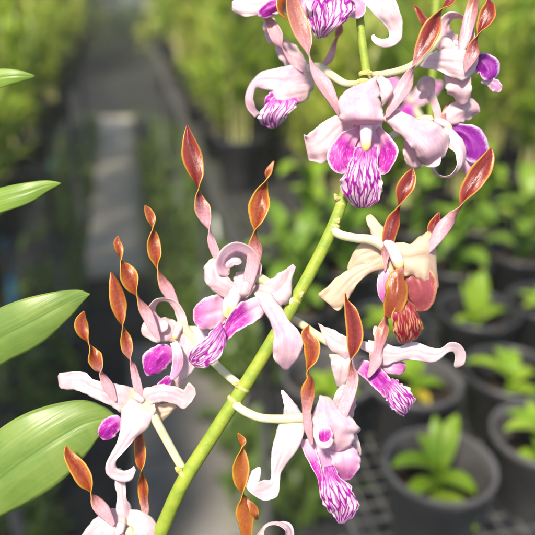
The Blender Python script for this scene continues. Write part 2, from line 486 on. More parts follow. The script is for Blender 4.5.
# node rings and papery bracts
for (x, y, r, dx, dy) in [(185, 474, 7.9, -6, -4), (234, 400, 7.6, 4, 4), (243, 388, 7.4, -6, -3), (295, 300, 6.9, 5, -5), (334, 226, 6.3, 3, -5), (341, 204, 5.9, -4, -6), (363, 82, 6.4, -5, 1), (364, 74, 5.6, 5, -1)]:
    g = Geo()
    k = min(range(len(stem_pts)-1), key=lambda i: abs(stem_pts[i][1]-y)); a, b = stem_pts[k], stem_pts[min(k+1, len(stem_pts)-1)]
    d = Vector((b[0]-a[0], b[1]-a[1])).normalized()
    tub(g, [(x-d.x*2.2, y-d.y*2.2, r*.9), (x-d.x*.8, y-d.y*.8, r*1.0), (x+d.x*.8, y+d.y*.8, r*1.0), (x+d.x*2.4, y+d.y*2.4, r*.88)], 10, ns=18)
    n_ = g.obj('node_ring', NODE, stem, SP_O)
    rib(stem, 'bract', NODE, [(x+dx*.6, y+dy*.6, 3.4, -3), (x+dx*1.1, y+dy*1.1, 2.8, -5), (x+dx*1.7, y+dy*1.7, .8, -6)], 8, cup=.6, r1=.1)

def flower(pedicel, column, z, pm=PED, cm=COLM):
    """the flower's own mesh is its stalk; column, sepals, petals and lip are children"""
    _seed[0] += 1
    g = Geo(); tub(g, pedicel, z, r1=.06)
    f = g.obj('flower', pm, spray, SP_O)
    if column:
        g = Geo(); tub(g, [(c[0], c[1], c[2]*.62) + tuple(c[3:]) for c in column], z, r0=.15, r1=.2)
        g.obj('column', cm, f, SP_O)
    return f
def petal(f, mat, pts, z=0, cup=.42, **k):
    pts = [tuple(p[:2]) + (p[2]*(.90 if i else .45),) + tuple(p[3:]) for i, p in enumerate(pts)]
    return rib(f, 'twisted_petal', mat, pts, z, cup, r0=.03, r1=0, nu=12, sub=9, solid=.0004, wob=.34, **k)

# ---- F1: the face-on flower at the top centre
f = flower([(366, 82, 4, 12), (368, 92, 4.5, 6), (366, 105, 5.5, 0)], [(366, 118, 9, -4), (366, 132, 10, -8), (366, 146, 8, -10), (365, 153, 5, -9)], 0)
petal(f, PNK, [(341, 118, 3, 8, 20), (334, 103, 5, 2, 20), (325, 86, 8, 0, 8), (317, 72, 6.5, 0, -30), (310, 57, 3.5, 0, -90), (307, 44, 7, 0, -150), (301, 28, 10, 0, -178), (294, 8, 9, 0, -200), (288, -14, 5, 0, -250), (286, -30, .5, 0, -260)], -6)
petal(f, REDP, [(386, 118, 3, 4, 10), (394, 103, 6, 0, 10), (405, 86, 8, -2, -5), (412, 72, 6, -2, -55), (416, 63, 5, -2, -120), (424, 46, 9, -2, -165), (432, 28, 9.5, -2, -185), (440, 11, 4, 0, -250), (449, 1, 6, 0, -330), (459, -12, 3, 0, -350), (464, -20, .4, 0, -355)], -4)
rib(f, 'lip_lobe', LOB, [(361, 128, 4, 2, 35), (350, 138, 10, -2, 25), (343, 152, 14, -8, 12), (342, 165, 12, -10, 5), (345, 174, 6, -8, 0)], 0, cup=-.3, r1=.25, ruffle=.08, rf=2)
rib(f, 'lip_lobe', LOB, [(378, 128, 4, 2, -50), (383, 140, 8, -2, -40), (387, 155, 12, -7, -30), (385, 167, 8, -9, -25), (381, 175, 4, -7, 0)], 0, cup=-.3, r1=.25, ruffle=.08, rf=2)

strip(f, 'sepal', PK, [(373, 77, 378, 75, 8), (353, 86, 379, 84, 2, .6), (342, 95, 380, 94, -8, .7), (338, 106, 382, 105, -16, .6), (338, 116, 384, 117, -20, .45), (343, 122, 382, 122, -18, .3), (350, 125, 374, 125, -12, .2)], 2)
strip(f, 'sepal', PKB, [(376, 79, 380, 75, 4), (379, 86, 390, 81, -6, .5), (381, 98, 393, 92, -10, .6), (382, 107, 386, 103, -6)], 0)
strip(f, 'sepal', PKB, [(344, 112, 356, 126, 0), (328, 119, 342, 141, -2, .3), (316, 128, 334, 156, -4, .25), (307, 134, 323, 163, -2, .15), (304, 136, 311, 162, 4, 0), (305, 142, 308, 158, 8, 0)], 6)
strip(f, 'sepal', PK, [(387, 106, 381, 119, 0), (398, 110, 391, 127, -4, .5), (412, 116, 403, 138, -6, .6), (430, 121, 413, 149, -6, .7), (445, 129, 418, 158, -4, .7), (450, 142, 422, 163, 0, .6), (446, 156, 430, 166, 6, .3)], 8)
strip(f, 'sepal', PKB, [(404, 140, 416, 148, 4), (403, 152, 421, 160, 0, .3), (406, 163, 421, 167, 2, .3), (412, 170, 417, 169, 6)], 16)
rib(f, 'sepal', PKB, [(421, 158, 4, 2, 0), (431, 161, 7, 2, 0), (441, 157, 4, 2)], 8, cup=-.4, r0=.3, r1=.3)
strip(f, 'lip', LIP, [(356, 147, 377, 147, -8, .3), (352, 157, 378, 156, -12, .2), (347, 167, 379, 166, -14, .2), (343, 178, 381, 177, -13, .25), (342, 188, 383, 188, -9, .3), (345, 198, 380, 198, -3, .3), (352, 205, 372, 206, 4, .3), (358, 208, 364, 208, 7)], 0, nu=24, fr=.10)

strip(f, 'throat', LOBW, [(352, 122, 382, 122, 4), (349, 134, 384, 134, 8), (350, 148, 383, 148, 6), (356, 160, 378, 160, 0)], 2)

# ---- F2: blurred flower behind, upper left
f = flower([(362, 84, 4, -40), (346, 84, 4.2, -20), (332, 76, 4.6, -8), (318, 68, 5.5, 0), (300, 72, 6, 4)], [(300, 78, 8), (288, 84, 8, -3), (278, 90, 6, -5)], 58)
rib(f, 'lip_lobe', LOBM, [(282, 92, 4), (276, 98, 8, -4), (270, 103, 8, -6), (265, 107, 5)], 48, r1=.3)
petal(f, PNK, [(303, 72, 2, 0, 0), (294, 62, 5, 0, -20), (284, 50, 3.5, -2, -80), (278, 38, 8, -4, -160), (272, 26, 7, -4, -185), (264, 13, 3.5, 0, -250), (258, 0, 7, 0, -340), (250, -16, 5, 0, -380), (245, -26, .4, 0, -385)], 50)
petal(f, PNK, [(318, 70, 2, 0, 0), (330, 58, 4.5, 0, -20), (336, 42, 4.5, 0, -70), (340, 30, 5, 0, -150), (342, 16, .5)], 66)

strip(f, 'sepal', PK, [(314, 66, 314, 90, 4), (300, 62, 303, 97, -2, .4), (286, 66, 288, 97, -6, .5), (272, 69, 270, 91, -6, .4), (260, 73, 257, 88, -4, .2), (250, 83, 253, 97, 0, .1), (245, 96, 254, 103, 2), (247, 108, 256, 109, 6), (255, 118, 261, 113, 10)], 58)
strip(f, 'sepal', PKB, [(312, 84, 308, 99, 0), (294, 84, 292, 107, -8, .6), (278, 88, 278, 106, -8, .6), (270, 93, 271, 100, -2)], 50)
strip(f, 'sepal', PKB, [(292, 74, 312, 68, 4), (282, 62, 303, 56, -2, .4), (276, 52, 297, 46, -2, .3), (274, 44, 286, 40, 2), (272, 36, 277, 35, 6)], 64)
strip(f, 'sepal', PKB, [(268, 44, 280, 44, 2), (264, 34, 279, 34, 0, .4), (263, 25, 277, 24, 2, .4), (266, 19, 274, 18, 6)], 76)
strip(f, 'lip', LIPL, [(274, 96, 296, 96, -2), (264, 108, 299, 103, -8, .3), (259, 118, 291, 113, -8, .3), (264, 126, 284, 121, -2, .2), (272, 129, 278, 127, 4)], 44, nu=20, fr=.1)

# ---- F3: flower at the top edge, its lip hanging into view
f = flower([(360, 18, 4, 0), (348, 2, 4.5, 0), (336, -14, 5)], [(330, -24, 8), (328, -12, 7, -4), (327, 0, 5, -5)], 22)
rib(f, 'lip_lobe', LOBM, [(290, -2, 5), (276, 6, 8, -2), (264, 12, 7, 0), (258, 16, 4, 2)], 32, r1=.3)
rib(f, 'lip_lobe', LOBW, [(338, -8, 5), (350, 0, 10, -4), (356, 9, 11, -6), (358, 19, 7, -4)], 16, cup=-.3, r1=.25, ruffle=.08)
rib(f, 'lip_lobe', LOBW, [(318, -8, 5), (308, 0, 10, -4), (304, 10, 9, -6), (306, 18, 6, -4)], 16, cup=-.3, r1=.25, ruffle=.08)
petal(f, GLD, [(318, -20, 3, 0, 10), (300, -12, 6, 0, 10), (284, -2, 7, -2, 20), (281, 10, 6, -2, 60), (287, 18, 3, 0, 80), (292, 21, .6, 2, 80)], 26)

strip(f, 'sepal', PK, [(326, -50, 340, -50, 6), (316, -32, 346, -32, 0, .5), (314, -16, 344, -16, -10, .5), (320, -6, 338, -6, -10, .3)], 22)
strip(f, 'sepal', PKW, [(322, -24, 318, -4, 2), (300, -20, 298, 10, -2, .3), (280, -12, 276, 14, -4, .3), (256, -6, 256, 17, 0, .2), (238, -2, 240, 15, 4), (232, 2, 232, 10, 8)], 38)
strip(f, 'sepal', PKW, [(346, -24, 362, -30, 4), (356, -10, 385, -14, -2, .2), (366, 4, 397, 0, -4, .2), (376, 16, 401, 13, -4, .2), (385, 25, 402, 26, 0, .1), (389, 32, 402, 38, 2), (388, 38, 394, 46, -4), (381, 39, 382, 47, -8), (376, 37, 373, 42, -6), (374, 34, 371, 36, -4)], 16)
strip(f, 'lip', LIP, [(320, -12, 340, -12, -2), (308, -2, 352, -3, -8, .2), (305, 10, 354, 10, -12, .25), (309, 23, 346, 21, -11, .3), (313, 33, 335, 29, -6, .3), (317, 39, 326, 37, 0)], 14, nu=24, fr=.10)

# ---- F4: flower at the upper right, side view
f = flower([(370, 76, 4, -14), (392, 73, 4.2, -6), (412, 66, 4.5, 0), (427, 52, 5), (438, 42, 6), (450, 42, 5)], [(452, 42, 6), (460, 46, 6), (467, 50, 4)], 30)
strip(f, 'sepal', PKW, [(414, 61, 415, 65, 4), (426, 55, 424, 68, -2, .3), (438, 51, 438, 71, -6, .35), (450, 47, 450, 77, -10, .4), (462, 48, 463, 80, -12, .45), (472, 52, 473, 74, -8, .4), (479, 52, 478, 62, 0)], 30)
rib(f, 'sepal', PKB, [(456, 66, 12, 0), (457, 78, 14, -4), (459, 90, 13, -6, 0, .5), (458, 98, 11, 0), (456, 101, 8, 5)], 32, cup=.4, r1=.12, ruffle=.06)
rib(f, 'sepal', PKB, [(470, 48, 5, 0, 60), (472, 30, 5, 0, 60), (462, 18, 6, 0, 70), (450, 19, 8, 0, 60), (445, 30, 9, 0, 40), (451, 38, 8, 0, 20), (458, 35, 5, -2, 10)], 32, cup=.3, r1=.2, sub=9)
rib(f, 'sepal', PKB, [(438, 50, 6), (444, 46, 8, -4), (449, 52, 8, -4), (446, 60, 5)], 26, cup=.4, r1=.2, r0=.1)
rib(f, 'lip_lobe', LOBV, [(474, 58, 6), (484, 64, 12, -4), (488, 72, 11, -6), (484, 80, 6, -4)], 40, cup=.3, r1=.25)
rib(f, 'lip_lobe', LOBV, [(455, 50, 3), (462, 50, 4, -2), (468, 52, 3)], 42, cup=.3, r1=.25)
rib(f, 'lip', LOBW, [(482, 80, 3), (490, 82, 5), (496, 86, 6, -2), (500, 92, 3)], 40, cup=.3, r1=.1, ruffle=.2)
petal(f, PNK, [(458, 56, 2, 0, 20), (464, 42, 6, 0, 10), (468, 24, 7, 0, 5), (473, 6, 7, 0, -10), (478, -12, 5, 0, -60), (484, -28, .5)], 18)
petal(f, RED, [(465, 73, .5, 0, 10), (468, 64, 5, -4, 10), (472, 54, 7.5, -6, 5), (475, 44, 5.5, -6, -35), (478, 36, 3, -6, -90), (483, 26, 7.5, -6, -150), (488, 14, 9, -6, -180), (490, 4, 6, -4, -215), (486, -8, 3, 0, -280), (480, -20, .5)], 12)
petal(f, RED, [(438, 36, 2, 0, 20), (430, 28, 4, 0, 20), (424, 20, 5, 0, -20), (418, 10, 3.5, 0, -40), (413, 5, .5)], 50)
# small star shaped back of a further flower
f = flower([(368, 130, 4, -40), (386, 138, 4, -15), (402, 130, 4.2, 0), (420, 120, 4.6, 0), (434, 120, 5, 0)], [(434, 120, 6, -4), (444, 124, 7, -6), (452, 130, 5, -6)], 50)
rib(f, 'sepal', PKB, [(440, 122, 5), (436, 108, 4, -2), (431, 96, 5, -2), (426, 84, 9, -2), (424, 76, 8, 2)], 52, cup=.4, r1=.15, ruffle=.1)
rib(f, 'sepal', PKB, [(430, 92, 3, -6), (424, 95, 4, -6), (419, 98, 2, -4)], 50, cup=.3, r1=.2)
rib(f, 'sepal', PKB, [(442, 124, 6), (452, 116, 10, -5), (464, 110, 13, -6), (475, 110, 10, -2), (480, 112, 5, 2)], 48, cup=.35, r1=.2)
rib(f, 'lip_lobe', LOBV, [(448, 130, 4, 0), (460, 132, 9, -3), (470, 140, 14, -5), (474, 152, 14, -5), (471, 163, 8, -2)], 50, cup=.3, r1=.2)
rib(f, 'lip', LOBW, [(464, 160, 6), (470, 168, 8), (474, 175, 5)], 54, cup=.3, r1=.3, ruffle=.1)
rib(f, 'sepal', PKW, [(444, 128, 6, 4, 20), (452, 138, 9, -2, 30), (461, 150, 8, -6, 40), (461, 165, 7, -8, 55), (452, 176, 7, -8, 75), (440, 177, 6, -6, 75), (433, 170, 4, -4, 60), (436, 165, 2, -4, 50)], 34, cup=.25, r1=.1, sub=9)
petal(f, PNK, [(436, 122, 2, 0, 10), (440, 132, 3.5, -4, 10), (446, 112, 4, -8, -20), (450, 102, .5)], 52)

# ---- F6: the older cream flower on the right
f = flower([(333, 230, 4.5, 8), (341, 235, 4.6, 4), (355, 238, 4.6, 0), (372, 240, 5.2, 0), (386, 246, 7, 0), (395, 254, 7)], [(384, 240, 6, -4), (392, 248, 9, -8), (398, 262, 9, -10), (400, 272, 5, -8)], 0)
petal(f, RED, [(385, 272, 2, -2, 30), (385, 258, 4, -6, 30), (388, 240, 6.5, -8, 10), (393, 222, 8, -8, -10), (398, 211, 6, -8, -60), (401, 202, 6, -8, -115), (404, 190, 9.5, -8, -165), (409, 178, 8, -8, -190), (413, 168, .5, -6, -190)], 0)
petal(f, REDP, [(424, 256, 1, -2, 20), (430, 248, 3.5, -6, 20), (440, 232, 7.5, -8, 5), (452, 218, 7, -8, -30), (461, 207, 4.5, -8, -90), (468, 192, 9, -8, -155), (479, 174, 10.5, -8, -180), (488, 158, 7, -6, -195), (491, 147, .5, -4, -200)], 0)
petal(f, RED, [(430, 240, 3, 0, 0), (433, 228, 6, 0, 0), (437, 218, 4, 0, -20), (439, 212, .5)], 16)
rib(f, 'lip_lobe', LOBP, [(392, 262, 5, 0), (386, 275, 8, -4), (384, 290, 8, -6), (386, 304, 4, -4)], 4, cup=.4, r1=.2)
rib(f, 'lip_lobe', LOBD, [(404, 270, 8, 0), (415, 276, 15, -6, 0, .3), (421, 290, 16, -8, 0, .3), (418, 303, 12, -4), (412, 309, 7, 0)], 2, cup=.3, r0=.1, r1=.2)
rib(f, 'lip_lobe', twist_mat((.46, .15, .03), 0.0, (.74, .42, .05), (.34, .07, .03)), [(403, 268, 2, -10, 20), (398, 278, 8, -14, 10, .5), (397, 292, 11, -18, 0, .6), (392, 306, 10, -16, -10, .5), (386, 318, 2, -10)], -4, cup=.5, r1=0)

strip(f, 'sepal', CRM, [(381, 248, 396, 246, 2), (374, 238, 390, 236, 0, .4), (369, 228, 382, 226, 2, .4), (366, 219, 375, 218, 5, .2), (368, 215, 371, 214, 8)], 6)
strip(f, 'sepal', CRM, [(388, 238, 386, 258, 0), (372, 240, 376, 263, -4, .3), (358, 246, 363, 267, -2, .3), (350, 259, 354, 272, 4, .2), (347, 268, 349, 274, 8)], 12)
strip(f, 'sepal', CRM, [(388, 252, 389, 268, 0), (372, 261, 373, 272, -8, .6), (357, 266, 361, 280, -8, .5), (344, 273, 352, 292, -6, .35), (331, 283, 347, 303, -2, .2), (320, 292, 338, 311, 2, .1), (318, 296, 328, 303, 6)], 0)
strip(f, 'sepal', CRM, [(384, 246, 386, 272, 0), (397, 243, 397, 276, -6, .4), (410, 242, 408, 276, -10, .45), (421, 236, 418, 279, -8, .4), (430, 233, 427, 284, -4, .3), (436, 248, 434, 293, 4, .2), (436, 260, 439, 287, 12)], 4)
strip(f, 'lip', LIPR, [(399, 300, 408, 300, -12), (394, 308, 415, 307, -16, .3), (392, 319, 420, 317, -17, .3), (393, 330, 422, 328, -14, .3), (397, 339, 418, 337, -8, .3), (401, 344, 409, 343, -2)], -4, nu=22, fr=.14)
strip(f, 'lip_lobe', LOBP, [(383, 262, 392, 262, 0), (381, 274, 392, 274, -4, .4), (383, 288, 392, 288, -4, .4), (386, 300, 390, 300, 0)], 4)

# ---- F7: flower on the right with one long sepal
f = flower([(284, 316, 4, 12), (298, 322, 4.2, 16), (318, 336, 4.5, 16), (338, 346, 5, 10), (356, 346, 6, 4)], [(360, 344, 7, 0), (370, 348, 8, -6), (380, 354, 6, -8)], 16)
strip(f, 'lip_lobe', LOBM, [(364, 360, 357, 372, 0), (376, 364, 366, 380, -4, -.2), (387, 374, 377, 391, -8, -.2), (393, 385, 387, 399, -8)], 10)
rib(f, 'lip_lobe', LOBP, [(378, 360, 5, 0), (390, 364, 10, -6), (400, 366, 9, -6), (406, 364, 5)], 14, cup=.3, r1=.2)
petal(f, PNK, [(368, 378, 3, -6, 20), (375, 362, 6.5, -8, 20), (378, 350, 5, -8, -30), (381, 338, 7, -8, -10), (384, 328, 6.5, -6, 0), (386, 318, 3, -4, -30), (386, 308, .5)], 4)

strip(f, 'sepal', PKW, [(360, 340, 354, 362, 0), (346, 336, 342, 358, -2, .3), (334, 330, 330, 350, 0, .25), (325, 327, 324, 339, 4, .1), (318, 323, 320, 328, 8)], 22)
strip(f, 'sepal', PKW, [(330, 354, 366, 356, 0), (331, 366, 356, 368, -4, .35), (334, 378, 348, 380, 0, .3), (337, 387, 342, 389, 6)], 26)
strip(f, 'sepal', PKW, [(368, 340, 370, 364, 0), (384, 342, 385, 365, -6, .35), (397, 347, 396, 362, -6, .3), (414, 342, 412, 360, -8, .3), (430, 347, 428, 363, -8, .3), (441, 348, 438, 361, -8, .2), (450, 342, 447, 353, -6), (460, 344, 453, 352, 0), (466, 353, 455, 357, 5), (465, 363, 454, 366, 8), (460, 367, 456, 368, 10)], 10)
strip(f, 'sepal', PKW, [(376, 346, 386, 346, 0), (374, 338, 383, 338, -4, .4), (373, 331, 379, 330, -2, .3), (374, 326, 377, 326, 2)], 12)
strip(f, 'lip', LIP, [(388, 378, 382, 386, -4), (397, 380, 386, 396, -10, .3), (407, 388, 388, 405, -13, .3), (415, 398, 394, 412, -11, .3), (412, 407, 402, 416, -4, .2), (408, 412, 405, 416, 2)], 8, nu=22, fr=.22)

# ---- F8: the big flower low in the centre
f = flower([(234, 404, 4.2, 8), (246, 412, 4.4, 4), (262, 418, 4.4, 0), (285, 419, 4.6, 0), (304, 418, 5.2, 0), (320, 424, 7, 0)], [(312, 418, 5, -4), (320, 426, 8, -8), (327, 438, 7.5, -12), (331, 446, 4, -10)], -2)
petal(f, ORGP, [(312, 446, 2.5, -8, 20), (308, 428, 4.5, -14, 20), (306, 412, 5, -16, 30), (308, 394, 7.5, -16, 0), (311, 380, 6, -14, -50), (308, 371, 4.5, -12, -95), (312, 358, 8, -12, -155), (312, 345, 9, -12, -180), (306, 334, 6, -10, -200), (309, 325, .5, -8, -200)], 0)
petal(f, REDP, [(345, 430, 2, -6, 20), (342, 414, 6, -10, 20), (348, 396, 7.5, -10, 10), (353, 378, 6.5, -8, 0), (351, 363, 4, -8, -80), (354, 348, 8, -8, -150), (355, 330, 9.5, -8, -180), (351, 312, 7.5, -8, -195), (346, 300, 3, -6, -230), (345, 291, .5, -4, -230)], 0)
strip(f, 'lip_lobe', LOB, [(299, 440, 312, 438, 2), (304, 454, 317, 452, -2, -.3), (312, 468, 321, 466, -6, -.3), (318, 481, 322, 479, -8), (320, 497, 322, 496, -6)], 4)
strip(f, 'lip_lobe', LOBP, [(331, 446, 350, 443, 0), (331, 457, 359, 454, -6, .3), (333, 468, 360, 466, -7, .3), (338, 477, 354, 476, -3, .2), (343, 481, 350, 480, 0)], 6)

strip(f, 'sepal', PKW, [(283, 420, 306, 420, 2), (284, 409, 300, 410, 0, .4), (283, 400, 294, 402, 2, .3), (281, 393, 287, 394, 5, .2), (281, 390, 283, 390, 7)], 4)
strip(f, 'sepal', PKW, [(281, 418, 310, 418, 0), (276, 430, 305, 432, -4, .35), (273, 446, 300, 446, -7, .4), (271, 462, 288, 462, -7, .4), (271, 474, 281, 473, -6, .2), (270, 480, 280, 482, -8, 0), (264, 480, 277, 496, -12, -.2), (258, 483, 264, 500, -16, -.2), (254, 488, 252, 494, -18), (258, 485, 246, 487, -16, .3), (260, 478, 244, 478, -12, .4), (261, 470, 250, 472, -8, .2), (260, 467, 258, 467, -6)], 0, wob=.2)
strip(f, 'sepal', PK, [(320, 395, 330, 397, 4), (317, 405, 338, 407, -6, .4), (312, 415, 350, 416, -12, .4), (310, 424, 360, 428, -14, .4), (312, 433, 355, 436, -12, .4), (317, 441, 350, 446, -8, .4), (325, 449, 338, 452, -2)], 4)
strip(f, 'sepal', PKW, [(344, 430, 356, 432, 0), (350, 440, 360, 444, 0, .3), (356, 451, 361, 452, 4), (359, 456, 361, 455, 6)], 14)
strip(f, 'sepal', PKB, [(330, 418, 352, 420, 4), (332, 404, 356, 406, 0, .4), (336, 392, 356, 394, 0, .4), (342, 384, 353, 386, 4)], 14)
strip(f, 'lip_lobe', LOB, [(318, 424, 327, 424, -16, .1), (317, 432, 332, 431, -20, -.2), (318, 440, 332, 440, -20, -.2), (322, 445, 328, 445, -18)], 0)
strip(f, 'sepal', PKW, [(313, 428, 320, 426, -18), (314, 438, 319, 438, -22, .3), (320, 448, 322, 442, -24, .3), (330, 447, 328, 441, -24, .3), (334, 440, 331, 437, -20)], 0)
strip(f, 'lip', LIP, [(324, 467, 333, 465, -6), (322, 477, 340, 477, -12, .2), (320, 489, 350, 485, -15, .25), (322, 501, 356, 497, -14, .3), (327, 510, 358, 509, -9, .3), (333, 516, 350, 519, -3, .3), (339, 524, 343, 524, 2)], -2, nu=24, fr=.13)

strip(f, 'throat', LOBW, [(308, 440, 338, 438, 6), (313, 452, 340, 452, 4), (320, 464, 338, 464, 2), (323, 474, 336, 474, 0)], 4)

# ---- F9: the big flower left of the stem
f = flower([(292, 302, 4.5, 8), (280, 292, 4.5, 6), (266, 282, 5, 2), (252, 274, 6, 0)], [(240, 280, 9, 0), (236, 292, 11, -4), (232, 306, 9, -8), (230, 316, 5, -8)], 0)
petal(f, REDP, [(220, 268, 3, 0, 20), (216, 254, 5, -2, 15), (212, 241, 5, -4, -20), (210, 231, 4.5, -4, -80), (207, 221, 7, -4, -140), (203, 210, 9, -4, -172), (199, 198, 6, -4, -220), (198, 188, 5, -4, -275), (196, 174, 9.5, -4, -330), (192, 156, 11.5, -4, -360), (189, 140, 7.5, -4, -375), (187, 125, .5, -2, -380)], -2)
petal(f, ORGP, [(246, 298, 4, -6, 20), (248, 282, 6, -10, 15), (253, 264, 7, -12, 0), (256, 247, 8, -12, -10), (256, 233, 5, -12, -80), (258, 222, 8.5, -12, -140), (260, 206, 11.5, -12, -178), (262, 192, 8, -10, -215), (266, 181, 5, -10, -260), (268, 172, 4.5, -10, -325), (274, 161, .5, -8, -350)], 0)
strip(f, 'lip_lobe', LOBP, [(234, 299, 226, 322, 0), (220, 295, 218, 327, -4, .15), (208, 297, 208, 331, -6, .2), (198, 303, 198, 327, -3, .2), (193, 310, 193, 320, 2)], 4)
rib(f, 'column', COLM, [(230, 296, 6, 0), (230, 306, 7, -4), (227, 318, 5, -4)], -4, cup=.5, r0=.1, r1=.2)
strip(f, 'lip_lobe', LOB, [(257, 296, 266, 312, 0), (248, 299, 256, 321, -4, -.2), (240, 303, 246, 327, -8, -.3), (232, 311, 236, 333, -10, -.3), (226, 321, 229, 339, -10, -.2), (223, 332, 224, 342, -8)], -4)

strip(f, 'sepal', PKW, [(252, 286, 264, 308, 0), (266, 281, 281, 307, -6, .35), (278, 274, 291, 296, -4, .3), (287, 268, 292, 280, 2, .2), (293, 264, 296, 267, 8)], 6)
strip(f, 'sepal', PK, [(252, 290, 270, 292, 0), (261, 307, 282, 308, -8, .45), (270, 322, 288, 320, -12, .4), (273, 334, 298, 330, -13, .45), (272, 348, 303, 342, -12, .5), (274, 359, 300, 356, -8, .45), (281, 367, 291, 367, -2, .3), (285, 370, 288, 370, 2)], 0)
strip(f, 'sepal', PKB, [(209, 260, 217, 256, -2), (203, 270, 226, 264, -6, .5), (206, 283, 229, 278, -8, .5), (214, 292, 239, 285, -6, .4), (226, 299, 244, 293, -2)], 2)
rib(f, 'sepal', PK, [(253, 280, 6, 0, 35), (254, 267, 9, -3, 48), (248, 256, 10, -8, 52), (237, 251, 11, -12, 52), (227, 257, 11, -14, 50), (224, 267, 9, -10, 35), (229, 275, 6, -6, 20)], 0, cup=.25, r1=.12, sub=9, wob=.3)
strip(f, 'sepal', PKB, [(236, 272, 256, 270, 0), (233, 282, 256, 282, -8, .5), (232, 292, 252, 293, -10, .5), (236, 298, 246, 298, -6)], 2)
rib(f, 'sepal', PK, [(226, 268, 3, -14), (233, 262, 4, -18), (242, 262, 3, -16)], 0, r0=.3, r1=.3)
strip(f, 'lip', LIP, [(221, 322, 226, 334, -10), (212, 331, 225, 345, -13, .3), (203, 340, 221, 356, -14, .3), (194, 348, 214, 363, -12, .3), (188, 354, 204, 368, -6, .2), (189, 361, 195, 367, 0)], -6, nu=24, fr=.13)

strip(f, 'throat', LOBW, [(222, 294, 248, 292, 6), (222, 306, 246, 304, 4), (222, 318, 238, 318, 2), (222, 328, 230, 328, 0)], 2)

# ---- F10: flower behind, to the left
f = flower([(241, 386, 4.2, -14), (226, 374, 4.2, -8), (208, 356, 4.4, -2), (194, 340, 4.6), (182, 326, 5.2), (176, 330, 5)], [(182, 324, 5, -4), (177, 332, 6, -6), (174, 340, 5, -6)], 26)
rib(f, 'sepal', PKB, [(184, 332, 6, 0, 20), (180, 316, 6, 0, 50), (172, 303, 6, 0, 70), (158, 301, 6, 0, 70), (151, 312, 7, 0, 50), (158, 324, 9, -2, 20, .4), (168, 328, 8, -4)], 26, cup=.3, r1=.15, sub=9)
rib(f, 'sepal', PKB, [(180, 334, 9), (165, 330, 13, -3), (152, 328, 13, -4), (144, 322, 8, 0)], 32, cup=.3, r1=.2, ruffle=.1)
strip(f, 'sepal', PKW, [(174, 326, 206, 326, 0), (174, 340, 213, 340, -5, .25), (174, 354, 206, 356, -6, .3), (171, 368, 193, 371, -4, .3), (170, 378, 184, 382, 0, .2), (174, 386, 178, 388, 4)], 30)
rib(f, 'lip_lobe', LOBM, [(172, 348, 6), (165, 353, 11, -4), (157, 360, 14, -6), (150, 370, 10, -4), (147, 376, 6)], 24, cup=.25, r1=.25, r0=.1)
rib(f, 'lip', LOBW, [(174, 342, 4, -6), (178, 355, 5.5, -10), (177, 368, 5, -8), (171, 380, 3, -6)], 18, cup=.4, r1=.15)
petal(f, ORGP, [(160, 342, 3, -6, 10), (152, 326, 5.5, -8, 10), (145, 310, 6.5, -8, -10), (139, 297, 4.5, -8, -80), (134, 287, 8.5, -8, -140), (129, 276, 10, -8, -180), (124, 266, 6, -8, -225), (121, 260, 4, -6, -270), (119, 250, 5.5, -6, -325), (117, 243, 4.5, -4, -340), (118, 236, .5, -4, -345)], 20)
petal(f, ORGP, [(182, 318, 3, 0, 10), (174, 302, 5, -2, 10), (167, 288, 7, -4, -10), (162, 277, 6, -4, -50), (158, 267, 4, -4, -100), (156, 256, 7.5, -4, -155), (154, 245, 8, -4, -180), (153, 234, 6, -4, -220), (152, 228, 3.5, -4, -270), (151, 219, 5.5, -4, -335), (148, 211, 4.5, -4, -350), (145, 205, .5, -4, -355)], 28)

# ---- F11: the far left flower
f = flower([(184, 471, 4.2, 0), (172, 450, 4.4, 0), (160, 428, 4.6, 0), (150, 410, 5), (140, 400, 5, -2)], [(144, 402, 5, -4), (136, 396, 6, -8), (131, 392, 4, -8)], 12)
rib(f, 'lip_lobe', LOBM, [(122, 420, 5), (114, 424, 9, -3), (107, 431, 10, -4), (103, 440, 6)], 22, cup=.3, r0=.1, r1=.2, ruffle=.08)
petal(f, ORGP, [(116, 402, 3, -4, 10), (109, 388, 5.5, -6, 10), (103, 375, 5, -6, -50), (100, 368, 7, -6, -130), (95, 358, 8.5, -6, -180), (91, 349, 5, -6, -240), (88, 343, 4, -6, -275), (83, 333, 7, -6, -335), (81, 322, 7, -6, -360), (84, 311, .6, -6, -365)], 12)
petal(f, ORGP, [(142, 405, 3, -4, 10), (138, 388, 5, -6, 10), (134, 368, 4, -6, -30), (131, 360, 4, -6, -95), (128, 350, 6.5, -6, -160), (126, 340, 6.5, -6, -185), (123, 328, 4, -6, -250), (121, 318, 6.5, -6, -315), (118, 301, 9, -6, -355), (115, 285, 6.5, -6, -375), (111, 272, .5, -4, -380)], 16)
rib(f, 'lip', LOBM, [(160, 388, 5), (166, 382, 5, 0), (170, 376, 3)], 22, cup=.3, r1=.2)

